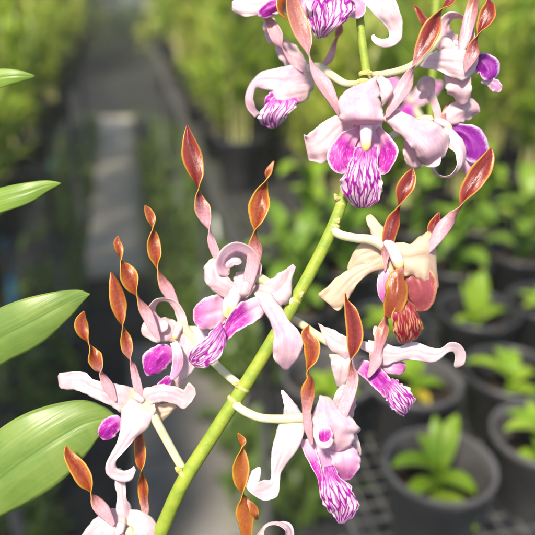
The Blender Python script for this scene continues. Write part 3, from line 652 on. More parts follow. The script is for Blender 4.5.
strip(f, 'sepal', PKB, [(140, 392, 126, 414, 0), (125, 385, 115, 409, -4, .3), (106, 383, 103, 402, -5, .3), (94, 379, 92, 397, -3, .2), (84, 372, 80, 391, 0, .1), (72, 372, 68, 390, 3, 0), (61, 373, 62, 389, 6), (58, 376, 59, 386, 9)], 16, fr=.08)
strip(f, 'sepal', PKB, [(138, 390, 140, 408, 0), (152, 386, 154, 403, -4, .3), (164, 384, 165, 402, -6, .3), (175, 386, 176, 405, -5, .3), (184, 389, 184, 409, -6, .1), (189, 383, 191, 402, -10, -.1), (195, 388, 196, 394, -12)], 14, fr=.08)
strip(f, 'sepal', CRM, [(146, 402, 146, 420, 0), (160, 404, 156, 424, 0, .3), (174, 404, 164, 420, 2, .2), (177, 407, 173, 411, 6)], 20)
strip(f, 'sepal', PKW, [(122, 398, 154, 402, 0), (121, 412, 154, 414, -6, .25), (120, 426, 149, 427, -9, .3), (118, 440, 136, 438, -11, .4), (112, 452, 124, 452, -12, .4), (106, 464, 116, 461, -12, .3), (107, 475, 117, 468, -10, .2), (119, 482, 124, 471, -8, .1), (131, 480, 131, 469, -8), (136, 470, 134, 466, -8)], 14)

# ---- F12: flower below it, cut by the lower edge
f = flower([(150, 556, 4.2, 4), (142, 548, 4.5, 0), (134, 538, 5), (126, 528, 6)], [(122, 522, 7, -4), (120, 530, 7, -8), (118, 538, 5, -8)], 16)
rib(f, 'sepal', PKW, [(126, 526, 8, 0), (124, 512, 7, -2), (122, 498, 5, -2), (121, 486, 5, -2), (119, 474, 5, 0), (120, 468, 3, 2)], 22, cup=.3, r1=.15, ruffle=.25, rf=2.2)
rib(f, 'sepal', PKB, [(126, 524, 12, 0), (112, 526, 16, -4), (100, 532, 14, -4), (86, 545, 10, 2), (76, 560, 4, 8)], 18, cup=.3, r1=.15)
rib(f, 'sepal', PKB, [(126, 524, 12, 0), (138, 524, 14, -4), (150, 532, 12, -4), (158, 548, 8, 2), (160, 562, 3, 8)], 20, cup=.3, r1=.15)
rib(f, 'lip', LIP, [(122, 534, 6, -6), (121, 548, 12, -10), (120, 562, 14, -8), (118, 576, 7, -2)], 10, cup=.3, r0=.1, r1=.15, ruffle=.1, nu=22)
rib(f, 'lip_lobe', LOBM, [(134, 532, 5, 0), (146, 530, 6, -2), (152, 534, 4, 0)], 26, cup=.3, r1=.25)
petal(f, ORGP, [(114, 526, 4, -4, 10), (104, 512, 7.5, -8, 10), (96, 500, 6.5, -8, -30), (92, 494, 4.5, -8, -80), (88, 485, 8, -8, -140), (82, 474, 9, -8, -170), (74, 463, 8, -8, -185), (68, 454, 5.5, -6, -200), (66, 446, .8, -4, -200)], 12)
petal(f, ORG, [(142, 526, 3, -2, 10), (145, 512, 4, -4, 0), (144, 500, 5, -4, -20), (143, 488, 6, -4, 0), (142, 474, 4, -4, -70), (141, 464, 6, -4, -140), (140, 450, 7, -4, -180), (139, 438, 6, -2, -200), (138, 428, 3, 0, -220), (138, 420, .5)], 28)

# ---- F13: flower mostly below the frame, bottom centre
f = flower([(140, 582, 4, 10), (170, 590, 4.2, 6), (215, 584, 4.6, 4), (252, 568, 6)], [(256, 558, 7, -4), (262, 568, 8, -8), (266, 580, 5, -8)], 6)
rib(f, 'sepal', PKW, [(256, 566, 8, 0, 10), (257, 552, 7, -4, 30), (259, 538, 6, -6, 50), (265, 526, 7, -8, 70), (277, 522, 8, -10, 70), (288, 527, 7, -10, 55), (290, 537, 5, -8, 40), (283, 541, 3)], 4, cup=.3, r1=.12, sub=9)
rib(f, 'sepal', PKB, [(256, 566, 10, 0), (248, 580, 15, -4), (238, 598, 12, 0), (230, 612, 5, 4)], 8, cup=.3, r1=.15)
rib(f, 'lip', LIP, [(264, 576, 7, -6), (268, 592, 14, -12), (272, 608, 15, -10), (274, 622, 8, -2)], 0, cup=.3, r0=.1, r1=.15, ruffle=.1, nu=22)
petal(f, GLD, [(252, 560, 3, -4, 10), (247, 545, 6, -6, 20), (246, 530, 7, -8, 10), (245, 515, 10, -8, 0), (245, 503, 8, -8, -30), (243, 494, 6, -8, -90), (241, 482, 8, -8, -150), (241, 468, 9.5, -8, -180), (241, 455, 6, -8, -215), (241, 448, 4, -8, -270), (242, 441, 5, -6, -330), (238, 433, .6, -6, -340)], -4)
petal(f, GLD, [(247, 500, 2, -10, 20), (253, 508, 5, -12, 20), (255, 516, 4, -12, -30), (258, 519, .5)], 0)

# a second, far out-of-focus spray behind the upper right flowers
B_O = P(448, -160, 480)
SP_KEEP = SP_O; SP_O = B_O
spray_keep = spray
spray = empty('orchid_spray', B_O, 'strongly blurred mauve orchid flower on a stalk behind the upper right flowers', 'orchid')
g = Geo(); tub(g, [(448, -160, 6, 60), (440, -60, 5.5, 30), (434, 40, 5), (430, 135, 4)], 420); g.obj('stem', STEM, spray, SP_O)
f = flower([(430, 135, 6), (420, 118, 6), (412, 106, 6)], [(412, 104, 8), (410, 98, 8, -4)], 420)
rib(f, 'sepal', LOBP, [(414, 104, 6), (424, 94, 14, -6), (436, 86, 9, 0), (442, 82, 3)], 420)
rib(f, 'sepal', LOBP, [(410, 100, 6), (400, 90, 13, -6), (390, 80, 8), (386, 76, 3)], 420)
rib(f, 'lip', LOBM, [(410, 104, 8, -4), (406, 114, 15, -10), (404, 124, 12, -6), (402, 130, 5)], 416)
SP_O = SP_KEEP; spray = spray_keep

# ------------------------------------------------------------------ big leaves at the left
LEAFM = leaf_mat((.28, .40, .09), (.33, .44, .12), (.19, .31, .06), .42, .45)
LEAFL = leaf_mat((.26, .40, .05), (.36, .50, .10), (.20, .34, .04), .42)
LV_O = P(-70, 700, 40)
cane = empty('leafy_cane', LV_O, 'orchid cane with four broad light green leaves reaching in from the left edge', 'orchid')
g = Geo(); g.tube([(P(-72, 900, 40), 9*S), (P(-70, 640, 40), 8.5*S), (P(-66, 480, 40), 8*S), (P(-62, 330, 40), 7*S), (P(-60, 190, 45), 6*S), (P(-58, 80, 50), 5*S), (P(-56, 40, 50), 3*S)], S, ns=14)
g.obj('stem', STEM, cane, LV_O)
def bigleaf(mat, pts, z, cup=.18, crease=-.05):
    _seed[0] += 1
    g = Geo(); st = [(P(p[0], p[1], z + (p[3] if len(p) > 3 else 0)), p[2]*S, p[4] if len(p) > 4 else 0, cup) for p in pts]
    g.ribbon(st, axis_view, S, r0=0, r1=.04, nu=18, sub=10, seed=_seed[0], crease=crease, ruffle=.02, rfreq=2)
    return g.obj('leaf', mat, cane, LV_O, .0009)
bigleaf(LEAFM, [(-64, 535, 6, 10), (-40, 512, 24, 0), (0, 478, 38, -10, 0), (40, 449, 40, -10), (80, 425, 27, 0), (104, 418, 13, 8), (116, 416, 1, 14)], 30)
bigleaf(LEAFM, [(-62, 395, 6, 10), (-35, 365, 22, 0), (-5, 340, 26, -8), (30, 322, 25, -10), (60, 306, 16, -5), (78, 297, 8, 2), (90, 294, .8, 6)], 34)
bigleaf(LEAFL, [(-60, 230, 4, 10), (-30, 212, 11, 0, 20), (0, 200, 13, -4, 20), (25, 193, 11, -4, 15), (45, 186, 6, 0, 10), (61, 183, .6, 4)], 44)
bigleaf(LEAFL, [(-58, 110, 4, 10), (-30, 90, 10, 0, 20), (-5, 79, 10, 0, 20), (15, 76, 7, 0, 15), (35, 76, .6, 4)], 50)

# ------------------------------------------------------------------ the nursery
BH = CAM_H - .725 - .006            # bench top level (pots stand on it)
m, nt = mat_new('weed_mat')
co = obj_co(nt); n1 = noise_n(nt, co, 3, 6, .65, .4); n2 = noise_n(nt, co, 40, 4, .6); n3 = noise_n(nt, co, 1.1, 4, .6, .2)
cl = mixc(nt, smooth(nt, n1, .35, .7), (.010, .011, .014), (.028, .030, .037))
cl = mixc(nt, smooth(nt, n3, .52, .66), cl, (.035, .050, .018))
cl = mixc(nt, math_n(nt, 'MULTIPLY', smooth(nt, n2, .55, .7), .5), cl, (.10, .09, .08))
finish(nt, cl, .75, .18, 0, bump=n2, bstr=.5, bdist=.01)
WEED = m
g = Geo(); N = 40
def add_sheet(g, x0, x1, y0, y1, z, nx, ny, amp=0):
    b = len(g.v)
    for j in range(ny+1):
        for i in range(nx+1):
            x = x0 + (x1-x0)*i/nx; y = y0 + (y1-y0)*j/ny
            g.v.append(Vector((x, y, z + amp*noise.noise(Vector((x*2, y*2, 0)))))); g.uv.append((i/nx, j/ny)); g.px.append((x, y))
    for j in range(ny):
        for i in range(nx):
            a = b + j*(nx+1) + i; g.f.append((a, a+1, a+nx+2, a+nx+1))
add_sheet(g, -60, 60, -20, 120, 0, 60, 70)
structure(g.obj('ground', WEED))

m, nt = mat_new('concrete_slab')
co = obj_co(nt); n1 = noise_n(nt, co, 5, 6, .65, .3); n2 = noise_n(nt, co, 60, 4, .6)
tcs = nd(nt, 'ShaderNodeTexCoord'); sx = nd(nt, 'ShaderNodeSeparateXYZ'); lk(nt, tcs.outputs['Object'], sx.inputs[0])
cl = mixc(nt, smooth(nt, n1, .3, .7), (.36, .32, .275), (.50, .455, .40))
cl = mixc(nt, math_n(nt, 'MULTIPLY', smooth(nt, n2, .5, .7), .35), cl, (.14, .13, .12))
gx = math_n(nt, 'ADD', sx.outputs[0], math_n(nt, 'MULTIPLY', math_n(nt, 'SUBTRACT', n1, .5), .25))
cl = mixc(nt, math_n(nt, 'MULTIPLY', smooth(nt, gx, .09, .19), .7), cl, (.11, .13, .04))   # moss along the outer edge
finish(nt, cl, .8, .3, 0, bump=n2, bstr=.4, bdist=.004)
SLAB = m
pa, pb = G(85, 280), G(152, 280); pc, pd = G(97, 128), G(135, 128)
print('path near', pa, pb, 'far', pc, pd)
SLABS = []
x_c = (pa.x + pb.x)/2; wpath = (pb.x - pa.x)
y = pa.y; k = 0
while y < pc.y:
    ln = .50
    SLABS.append((x_c + .008*math.sin(k*2.3), y + ln/2, wpath, ln - .005)); y += ln; k += 1
q0, q1 = G(132, 352), G(205, 352)
yy = q0.y; xn = (G(132, 450).x + G(250, 450).x)/2; wn = G(250, 450).x - G(132, 450).x
NEAR = []
for k in range(5):
    yy -= .42; NEAR.append((xn + .01*math.sin(k*1.7), yy + .21, wn, .406))
def bevel_box(g, c, sx, sy, sz, b):
    pts = []
    base = len(g.v)
    lay = [(0, -sz/2), (0, sz/2 - b), (b, sz/2)]
    for ins, z in lay:
        for x, y in ((-1, -1), (1, -1), (1, 1), (-1, 1)):
            g.v.append(Vector((c[0] + x*(sx/2-ins), c[1] + y*(sy/2-ins), c[2]+z))); g.uv.append((x, y)); g.px.append((x, y))
    for i in range(2):
        for j in range(4):
            k = (j+1) % 4; g.f.append((base+i*4+j, base+i*4+k, base+i*4+4+k, base+i*4+4+j))
    g.f.append((base+8, base+9, base+10, base+11)); g.f.append((base+3, base+2, base+1, base))
g = Geo()
for (x, y, w, l) in SLABS:
    bevel_box(g, (x - x_c, y, .02 + .003*math.sin(y*9)), w, l, .05, .006)
o = g.obj('path', SLAB, smooth_=False); o.location = (x_c, 0, 0)
structure(o, 'narrow path of worn concrete slabs between the benches')
g = Geo()
for (x, y, w, l) in NEAR: bevel_box(g, (x - xn, y, .02 + .003*math.sin(y*9)), w, l, .05, .006)
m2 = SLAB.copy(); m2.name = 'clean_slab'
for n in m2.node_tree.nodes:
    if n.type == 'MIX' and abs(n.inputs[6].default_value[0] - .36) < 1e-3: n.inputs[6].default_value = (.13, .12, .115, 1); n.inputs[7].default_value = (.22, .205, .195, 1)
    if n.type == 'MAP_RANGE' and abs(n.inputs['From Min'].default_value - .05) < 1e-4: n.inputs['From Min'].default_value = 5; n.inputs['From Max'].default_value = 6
o = g.obj('path', m2, smooth_=False); o.location = (xn, 0, 0)
structure(o, 'nearer stretch of concrete slabs')

GALV = simple_mat('galvanised_wire', (.09, .09, .09), (.20, .20, .19), 30, .45, .5, metallic=.3)
PIPE = simple_mat('pipe_grey', (.05, .05, .055), (.11, .11, .115), 8, .5, .5)
BLUE = simple_mat('blue_plastic', (.03, .14, .28), (.04, .20, .36), 10, .4, .5)
def bench(name, x0, x1, y0, y1, h, label, group='wire mesh benches', step=.03):
    b = empty(name, ((x0+x1)/2, y0, 0), label, 'bench', group)
    O = Vector(b.location)
    g = Geo(); r = .0016
    x = x0
    while x <= x1 + 1e-6:
        g.box((x, (y0+y1)/2, h - r), r*2, y1-y0, r*2); x += step
    y = y0
    while y <= y1 + 1e-6:
        g.box(((x0+x1)/2, y, h - 3.2*r), x1-x0, r*2, r*2); y += step
    g.obj('wire_mesh', GALV, b, O, smooth_=False)
    for xx in (x0 + .015, x1 - .015):
        g = Geo(); g.tube([(Vector((xx, y0, h - .026)), .017), (Vector((xx, (y0+y1)/2, h - .026)), .017), (Vector((xx, y1, h - .026)), .017)], 1, ns=12, sub=1)
        g.obj('rail', PIPE, b, O)
    y = y0 + .2
    while y < y1:
        g = Geo(); g.tube([(Vector((x0 + .03, y, h - .052)), .013), (Vector((x1 - .03, y, h - .052)), .013)], 1, ns=8, sub=1); g.obj('crossbar', PIPE, b, O)
        for xx in (x0 + .03, x1 - .03):
            g = Geo(); g.tube([(Vector((xx, y, .0)), .016), (Vector((xx, y, h - .045)), .016)], 1, ns=10, sub=1); g.obj('leg', PIPE, b, O)
        y += 1.5
    return b
XR = G(355, 535, BH).x; XL = -.36
print('bench edge', XR)
bench('mesh_bench', XR, XR + 1.25, -.3, 7.2, BH, 'grey wire mesh bench carrying the potted seedlings right of the path')
bench('mesh_bench', XL - 1.25, XL, -.3, 7.2, BH, 'grey wire mesh bench under the leafy plants left of the path')
bench('mesh_bench', XR + 1.75, XR + 3.1, 1.2, 9.0, BH, 'grey wire mesh bench beyond the seedling bench at far right', step=.06)

# blue posts by the left bench
for (x, y0_, y1_, lab) in [(46, 82, 132, 'short blue plastic post by the dark path, upper of the two'), (7, 200, 262, 'blue plastic post at the left edge, behind the second leaf')]:
    c = G(x, y1_, .35); g = Geo()
    g.tube([(Vector((0, 0, -.002)), .030), (Vector((0, 0, .004)), .030), (Vector((0, 0, .01)), .022), (Vector((.01, 0, .6)), .022), (Vector((.012, 0, .9)), .022)], 1, ns=14, sub=2)
    c.z = 0; o = g.obj('blue_post', BLUE); o.location = c
    tag(o, lab, 'post', 'blue posts')

# pots
POTM = simple_mat('black_pot', (.020, .020, .023), (.055, .055, .060), 14, .42, .5, .1)
POTG = simple_mat('worn_grey_pot', (.050, .048, .052), (.13, .125, .125), 9, .5, .5, .15)
SOILM = simple_mat('coconut_husk', (.012, .009, .007), (.05, .034, .022), 60, .9, .2, .8, .006)
TAGM = simple_mat('white_tag', (.72, .72, .70), (.80, .80, .78), 8, .5, .4, .1)
def pot_geo(rad, h):
    g = Geo()
    rb = rad*.74
    g.lathe([(0.001, 0), (rb*.92, 0), (rb, h*.03), (rad*.93, h*.86), (rad*.95, h*.87), (rad*1.0, h*.89), (rad*1.02, h*.965), (rad*1.0, h), (rad*.955, h*1.0), (rad*.92, h*.975), (rad*.90, h*.85), (rad*.83, h*.5), (rad*.80, h*.4)], ns=48)
    return g
def soil_geo(rad, h, lvl=.70, seed=0):
    g = Geo(); r = rad*(.80 + (lvl-.4)*.19); nr, ns = 10, 36
    g.v.append(Vector((0, 0, h*lvl))); g.uv.append((0, 0)); g.px.append((0, 0))
    for i in range(1, nr+1):
        for j in range(ns):
            a = 2*math.pi*j/ns; q = r*i/nr
            z = h*lvl + .006*noise.noise(Vector((q*math.cos(a)*60, q*math.sin(a)*60, seed)))
            g.v.append(Vector((q*math.cos(a), q*math.sin(a), z))); g.uv.append((0, 0)); g.px.append((0, 0))
    for j in range(ns): g.f.append((0, 1+j, 1+(j+1) % ns))
    for i in range(nr-1):
        for j in range(ns):
            a = 1+i*ns+j; b = 1+i*ns+(j+1) % ns; g.f.append((a, a+ns, b+ns, b))
    return g
def leaf_world(g, base, az, length, width, rise, droop, seed=0, nu=6, sub=4, cup=-.25):
    """a leaf from base: az heading, rise start slope, droop bend"""
    d = Vector((math.cos(az), math.sin(az), 0)); st = []
    el = rise; p = Vector(base); n = 5
    for i in range(n+1):
        t = i/n
        w = width*(math.sin(math.pi*min(1, t*.86 + .12))**.8)*(1 if t < 1 else .1)
        st.append((p.copy(), w, 0, cup))
        el2 = el - droop*t
        p = p + (d*math.cos(el2) + Vector((0, 0, 1))*math.sin(el2))*(length/n)
        el = rise - droop*(t*.9)
    g.ribbon(st, lambda q: Vector((-d.x*.02, -d.y*.02, -1)) if abs(rise) < 1.2 else Vector((-d.x, -d.y, -.3)), .004, r0=0, r1=.05, nu=nu, sub=sub, seed=seed, crease=-.1)

SEEDL = leaf_mat((.36, .52, .04), (.46, .60, .09), (.22, .40, .02), .50)
SEEDD = leaf_mat((.28, .44, .045), (.38, .52, .09), (.13, .27, .025), .48)
YEL = leaf_mat((.62, .46, .04), (.60, .50, .10), (.50, .40, .03), .35)

def potted(px, py, rad, leaves, label, potm=POTM, lvl=.55, h=.125, lm=SEEDL, rz=0):
    c = G(px, py, BH + h)
    r = empty('potted_seedling', (c.x, c.y, BH), label, 'potted plant', 'potted seedlings on the right bench', rz)
    pot = pot_geo(rad, h).obj('pot', potm, r)
    soil_geo(rad, h, lvl, px).obj('soil', SOILM, r)
    if leaves:
        top = h*lvl; g = Geo()
        g.tube([(Vector((0, 0, top-.01)), .006), (Vector((.003, 0, top+.02)), .005), (Vector((.002, .002, top+.05)), .0035)], .004, ns=8, sub=2)
        g.obj('stalk', lm, r)
        for i, (az, ln, wd, rise, droop, z0, *mm) in enumerate(leaves):
            g = Geo(); leaf_world(g, (0, 0, top + z0*1.3), R(az), ln*.86, wd*.84, R(rise), R(droop), i + px, nu=8)
            g.obj('leaf', mm[0] if mm else lm, r, None, .0008)
    return r
# azimuth: 0 = right, 90 = away from camera, 270 = towards the camera
lvA = [(80, .105, .018, 78, 30, .02), (45, .10, .017, 66, 30, .03), (170, .09, .016, 45, 60, .03), (200, .075, .015, 28, 50, .015), (320, .07, .018, 30, 60, .02), (300, .085, .018, 10, 40, .0), (250, .05, .012, 15, 60, .005), (110, .07, .014, 60, 40, .03)]
potted(440, 462, .075, lvA, 'bright green seedling in a worn grey pot, lowest of the pots at right', POTG)
lvB = [(170, .09, .015, 62, 70, .03), (200, .075, .014, 35, 60, .01), (130, .085, .015, 60, 60, .03), (90, .09, .016, 70, 40, .02), (20, .09, .016, 50, 50, .02), (300, .07, .015, 30, 50, .01), (185, .06, .014, 15, 50, .0)]
potted(545, 432, .075, lvB, 'arching seedling in the pot cut by the right edge near the bottom', POTG)
lvC = [(150, .10, .015, 40, 50, .03), (60, .07, .014, 60, 50, .03), (200, .06, .014, 20, 50, .0), (10, .08, .015, 40, 60, .02), (330, .07, .016, 25, 50, .01), (280, .05, .014, 25, 50, .0), (100, .07, .014, 60, 40, .03)]
potted(512, 369, .078, lvC, 'low spreading seedling in a black pot at the right edge, behind the white tag', POTM)
lvD = [(10, .10, .013, 30, 40, .02), (40, .09, .013, 50, 50, .02), (100, .10, .018, 80, 20, .03), (130, .10, .02, 75, 20, .02), (60, .11, .02, 75, 20, .03), (180, .06, .014, 30, 50, .02)]
potted(478, 308, .080, lvD, 'upright green seedling in a black pot beside the long brown petal of the cream flower', POTM)
lvE = [(350, .07, .014, 25, 50, .01), (60, .06, .015, 45, 40, .02), (150, .08, .015, 30, 50, .02), (200, .06, .015, 20, 50, .0), (290, .05, .013, 30, 50, .0, YEL), (110, .07, .014, 50, 50, .02)]
potted(414, 377, .076, lvE, 'seedling with one yellow leaf in a worn pot, behind the long pink sepal', POTG, lvl=.75)
lvF = [(a, .085, .016, 55, 50, .02) for a in (20, 75, 130, 190, 250, 310)]
potted(548, 300, .078, lvF, 'small bushy seedling in a black pot at the right edge, level with the cream flower')
potted(392, 318, .076, lvF, 'small seedling in a black pot hidden behind the cream flower and its lip')
potted(330, 372, .078, [(a, .07, .015, 45, 50, .01) for a in (0, 60, 120, 200, 270, 320)], 'small seedling in a worn grey pot behind the stem, left of the yellow leafed one', POTG)

# more, larger seedlings further up the bench
def tall_seedling(px, py, label, n=9, hgt=.20, lm=SEEDD, seed=1, wd=.02):
    rr = random.Random(seed); c = G(px, py, BH + .12)
    r = empty('potted_seedling', (c.x, c.y, BH), label, 'potted plant', 'potted seedlings on the right bench', 0)
    pot_geo(.078, .12).obj('pot', POTM, r); soil_geo(.078, .12, .8, seed).obj('soil', SOILM, r)
    g = Geo(); g.tube([(Vector((0, 0, .09)), .007), (Vector((.004, 0, .09 + hgt*.5)), .006), (Vector((0, .004, .09 + hgt)), .004)], .004, ns=8, sub=3); g.obj('stalk', lm, r)
    for i in range(n):
        z = .10 + hgt*i/n; g = Geo()
        leaf_world(g, (0, 0, z), i*2.4 + rr.random(), .09 + .05*rr.random(), wd*(.8+.4*rr.random()), R(35 + 35*i/n), R(50 + 30*rr.random()), i + seed*9, nu=6)
        g.obj('leaf', lm, r, None, .0008)
    return r
for i, (x, y, lab, lm) in enumerate([
    (455, 262, 'leafy orchid seedling in a black pot right of the cream flower', SEEDD),
    (520, 250, 'leafy orchid seedling in a black pot at the right edge, above the small bushy one', SEEDD),
    (415, 225, 'leafy orchid seedling behind the top of the cream flower', SEEDD),
    (345, 262, 'leafy orchid seedling behind the stem, left of the cream flower', SEEDD),
    (300, 300, 'leafy orchid seedling behind the middle of the stem', SEEDD),
    (480, 222, 'leafy orchid seedling behind the tip of the long brown petal', SEEDL),
    (540, 212, 'leafy orchid seedling at the right edge, second row from the back', SEEDD),
    (360, 222, 'leafy orchid seedling behind the pedicel of the cream flower', SEEDD),
    (308, 245, 'leafy orchid seedling left of the stem, beside the red twisted petal', SEEDL),
    (285, 275, 'pale green seedling at the bench edge behind the pink wing shaped sepal', SEEDD)]):
    tall_seedling(x, y, lab, 8 + i % 3, .13 + .03*(i % 3), lm, i + 3)

# white plant tags
for i, (x, y, lab) in enumerate([(482, 392, 'white plastic plant tag standing between the two black pots at right'),
                            (362, 342, 'white plastic plant tag behind the small brown petal, left of the grey pot'),
                            (217, 238, 'white plastic plant tag on the bench edge between the two tall twisted petals')]):
    c = G(x, y, BH); g = Geo(); g.box((0, 0, .028), .013, .0015, .056); g.box((0, 0, .0285+.028+.004), .013*.7, .0015, .009)
    o = g.obj('plant_tag', TAGM, smooth_=False); o.location = (c.x, c.y, BH); o.rotation_euler = (R(-12), 0, R(15*i - 10))
    tag(o, lab, 'plant tag', 'white plant tags')

# tall cane orchids on the benches, in rows
CANE_L = [leaf_mat((.54, .68, .06), (.56, .66, .14), (.28, .44, .04), .56, .4, 1), leaf_mat((.46, .62, .05), (.48, .60, .10), (.18, .34, .03), .54, .4, 1),
          leaf_mat((.58, .62, .10), (.64, .66, .18), (.42, .50, .06), .58, .4, 1)]
CANEM = simple_mat('cane_skin', (.26, .27, .08), (.46, .40, .20), 12, .5, .4)
def cane_proto(seed, hgt, ncane, mi):
    rr = random.Random(seed)
    r = empty('cane_orchid', (0, 0, 0), '', 'potted plant', 'leafy cane orchids in rows on the benches')
    pot_geo(.08, .13).obj('pot', POTM, r)
    soil_geo(.08, .13, .8, seed).obj('soil', SOILM, r)
    gc = Geo(); gl = Geo()
    for c in range(ncane):
        a = rr.random()*6.28; lean = .05 + .20*rr.random(); h = hgt*(.65 + .4*rr.random()); q = .03*rr.random()
        def pt(t): return Vector((math.cos(a)*(q + lean*h*t*t), math.sin(a)*(q + lean*h*t*t), .10 + h*t))
        gc.tube([(pt(t), .0055*(1-.5*t)) for t in (0, .33, .66, 1)], .004, ns=6, sub=2)
        nl = int(h/.036)
        for i in range(nl):
            t = .18 + .82*i/nl
            az = a + 1.57 + (math.pi if i % 2 else 0) + rr.uniform(-.7, .7)
            leaf_world(gl, pt(t), az, rr.uniform(.08, .16), rr.uniform(.008, .016), R(rr.uniform(38, 82)), R(rr.uniform(5, 60)), i + c*31, nu=2, sub=1)
    gc.obj('cane', CANEM, r); gl.obj('foliage', CANE_L[mi], r)
    return r
def copy_thing(o):
    c = o.copy(); col.objects.link(c)
    for ch in o.children:
        k = ch.copy(); col.objects.link(k); k.parent = c
    return c
protos = [cane_proto(11, .46, 9, 0), cane_proto(12, .56, 10, 1), cane_proto(13, .40, 9, 2), cane_proto(14, .64, 10, 0), cane_proto(15, .52, 11, 2), cane_proto(16, .36, 8, 1)]
used = [False]*6
rr = random.Random(4)
spots = []
yv = 1.75
while yv < 7.1:
    for k in range(6):
        xx = XR + .12 + .205*k
        if yv < 1.75 + .0*k: continue
        if yv < 2.05 and k < 1: continue
        spots.append((xx + rr.uniform(-.03, .03), yv + rr.uniform(-.04, .04), BH, 'right'))
    yv += .23 if yv < 3.5 else .30
yv = .95
while yv < 7.1:
    for k in range(4):
        xx = XL - .06 - .20*k
        if xx < -.52*yv - .5: continue
        spots.append((xx + rr.uniform(-.03, .03), yv + rr.uniform(-.04, .04), BH, 'left'))
    yv += .26 if yv < 3.5 else .34
yv = 2.3
while yv < 8.9:
    for k in range(4):
        if XR + 1.9 + .3*k > 1.05*yv: continue
        spots.append((XR + 1.9 + .3*k + rr.uniform(-.04, .04), yv + rr.uniform(-.05, .05), BH, 'far'))
    yv += .36
print('cane orchids', len(spots))
LAB = {'right': 'blurred leafy cane orchid in a black pot on the bench right of the path',
       'left': 'blurred leafy cane orchid in a black pot on the bench left of the path',
       'far': 'blurred leafy cane orchid in a black pot on the second bench at upper right'}
GRP = {'right': 'cane orchids on the right bench', 'left': 'cane orchids on the left bench', 'far': 'cane orchids on the farther bench'}
for (x, y, z, side) in spots:
    k = rr.randrange(6)
    o = protos[k] if not used[k] else copy_thing(protos[k]); used[k] = True
    o.location = (x, y, z); o.rotation_euler = (0, 0, rr.random()*6.28); s = rr.uniform(.85, 1.15); o.scale = (s, s, s*rr.uniform(.75, 1.45))
    o['label'] = LAB[side]; o['group'] = GRP[side]
for k in range(6):
    if not used[k]:
        for ch in list(protos[k].children): bpy.data.objects.remove(ch)
        bpy.data.objects.remove(protos[k])

# low weeds along the path edge
g = Geo(); rr = random.Random(9)
for i in range(1500):
    y = rr.uniform(.9, 7); side = rr.random() < .7
    x = x_c + (wpath/2 + abs(rr.gauss(.08, .07)) if side else -(wpath/2 + abs(rr.gauss(.05, .05))))
    leaf_world(g, (x, y, .0), rr.random()*6.28, rr.uniform(.03, .08), rr.uniform(.004, .012), R(rr.uniform(15, 70)), R(rr.uniform(10, 60)), i, nu=2, sub=1)
o = g.obj('weeds', CANE_L[1]); tag(o, 'low green weeds and moss growing along the slab path', 'weeds', kind='stuff')

g = Geo(); rr = random.Random(19)
for i in range(3400):
    y = rr.uniform(1.2, 7.5)
    x = (XR + abs(rr.gauss(.02, .22)) - .04) if rr.random() < .72 else (XL - abs(rr.gauss(.02, .22)) - .02)
    c_ = .5 + .5*noise.noise(Vector((x*2.5, y*2.5, 3)))
    if c_ < .42: continue
    leaf_world(g, (x, y, rr.uniform(0, .18*c_)), rr.random()*6.28, rr.uniform(.06, .16), rr.uniform(.010, .024), R(rr.uniform(25, 80)), R(rr.uniform(10, 60)), i, nu=2, sub=1)
UNDER = leaf_mat((.10, .17, .03), (.16, .23, .05), (.05, .10, .015), .30, .4)
o = g.obj('undergrowth', UNDER); tag(o, 'dark low ferns and weeds growing under the bench edges', 'weeds', kind='stuff')

# trees and shrubs closing the view beyond the benches
BARK = simple_mat('bark', (.10, .075, .05), (.20, .16, .11), 9, .85, .2, .8, .02)
def leaf_cloud(g, c, rx, ry, rz, n, rr, size=.12):
    for i in range(n):
        while True:
            p = Vector((rr.uniform(-1, 1), rr.uniform(-1, 1), rr.uniform(-1, 1)))
            if p.length < 1: break
        p = p*(.55 + .45*rr.random()); q = Vector((c[0] + p.x*rx, c[1] + p.y*ry, c[2] + p.z*rz))
        d = Vector((rr.uniform(-1, 1), rr.uniform(-1, 1), rr.uniform(-.6, .6))).normalized(); u = d.orthogonal().normalized()
        u = (Matrix.Rotation(rr.random()*6.28, 3, d) @ u)
        s = size*rr.uniform(.6, 1.3); b = len(g.v)
        for a, w in ((-.9*s, 0), (0, .34*s), (.9*s, 0), (0, -.34*s)):
            g.v.append(q + d*a + u*w); g.uv.append((.5 + w/s, .5 + a/s*.5)); g.px.append((w*25 + i, a*25))
        g.f.append((b, b+1, b+2, b+3))
def tree(x, y, h, r, mi, label, seed):
    rr = random.Random(seed)
    t = empty('garden_tree', (x, y, 0), label, 'tree', 'trees behind the nursery')
    g = Geo(); g.tube([(Vector((0, 0, -.05)), .14), (Vector((.05, 0, h*.3)), .10), (Vector((-.04, .05, h*.6)), .07), (Vector((0, 0, h*.85)), .03)], 1, ns=10, sub=4)
    for k in range(6):
        a = k*1.05 + rr.random(); z = h*(.25 + .08*k)
        g.tube([(Vector((0, 0, z)), .05), (Vector((math.cos(a)*r*.4, math.sin(a)*r*.4, z + .3)), .03), (Vector((math.cos(a)*r*.8, math.sin(a)*r*.8, z + .5)), .012)], 1, ns=6, sub=2)
    g.obj('trunk', BARK, t)
    g = Geo()
    for k in range(16):
        a = rr.random()*6.28; q = r*rr.uniform(.1, .75); z = h*rr.uniform(.10, .9)
        leaf_cloud(g, (math.cos(a)*q, math.sin(a)*q, z), r*.42, r*.42, r*.36, 420, rr, .11)
    g.obj('crown', CANE_L[mi], t)
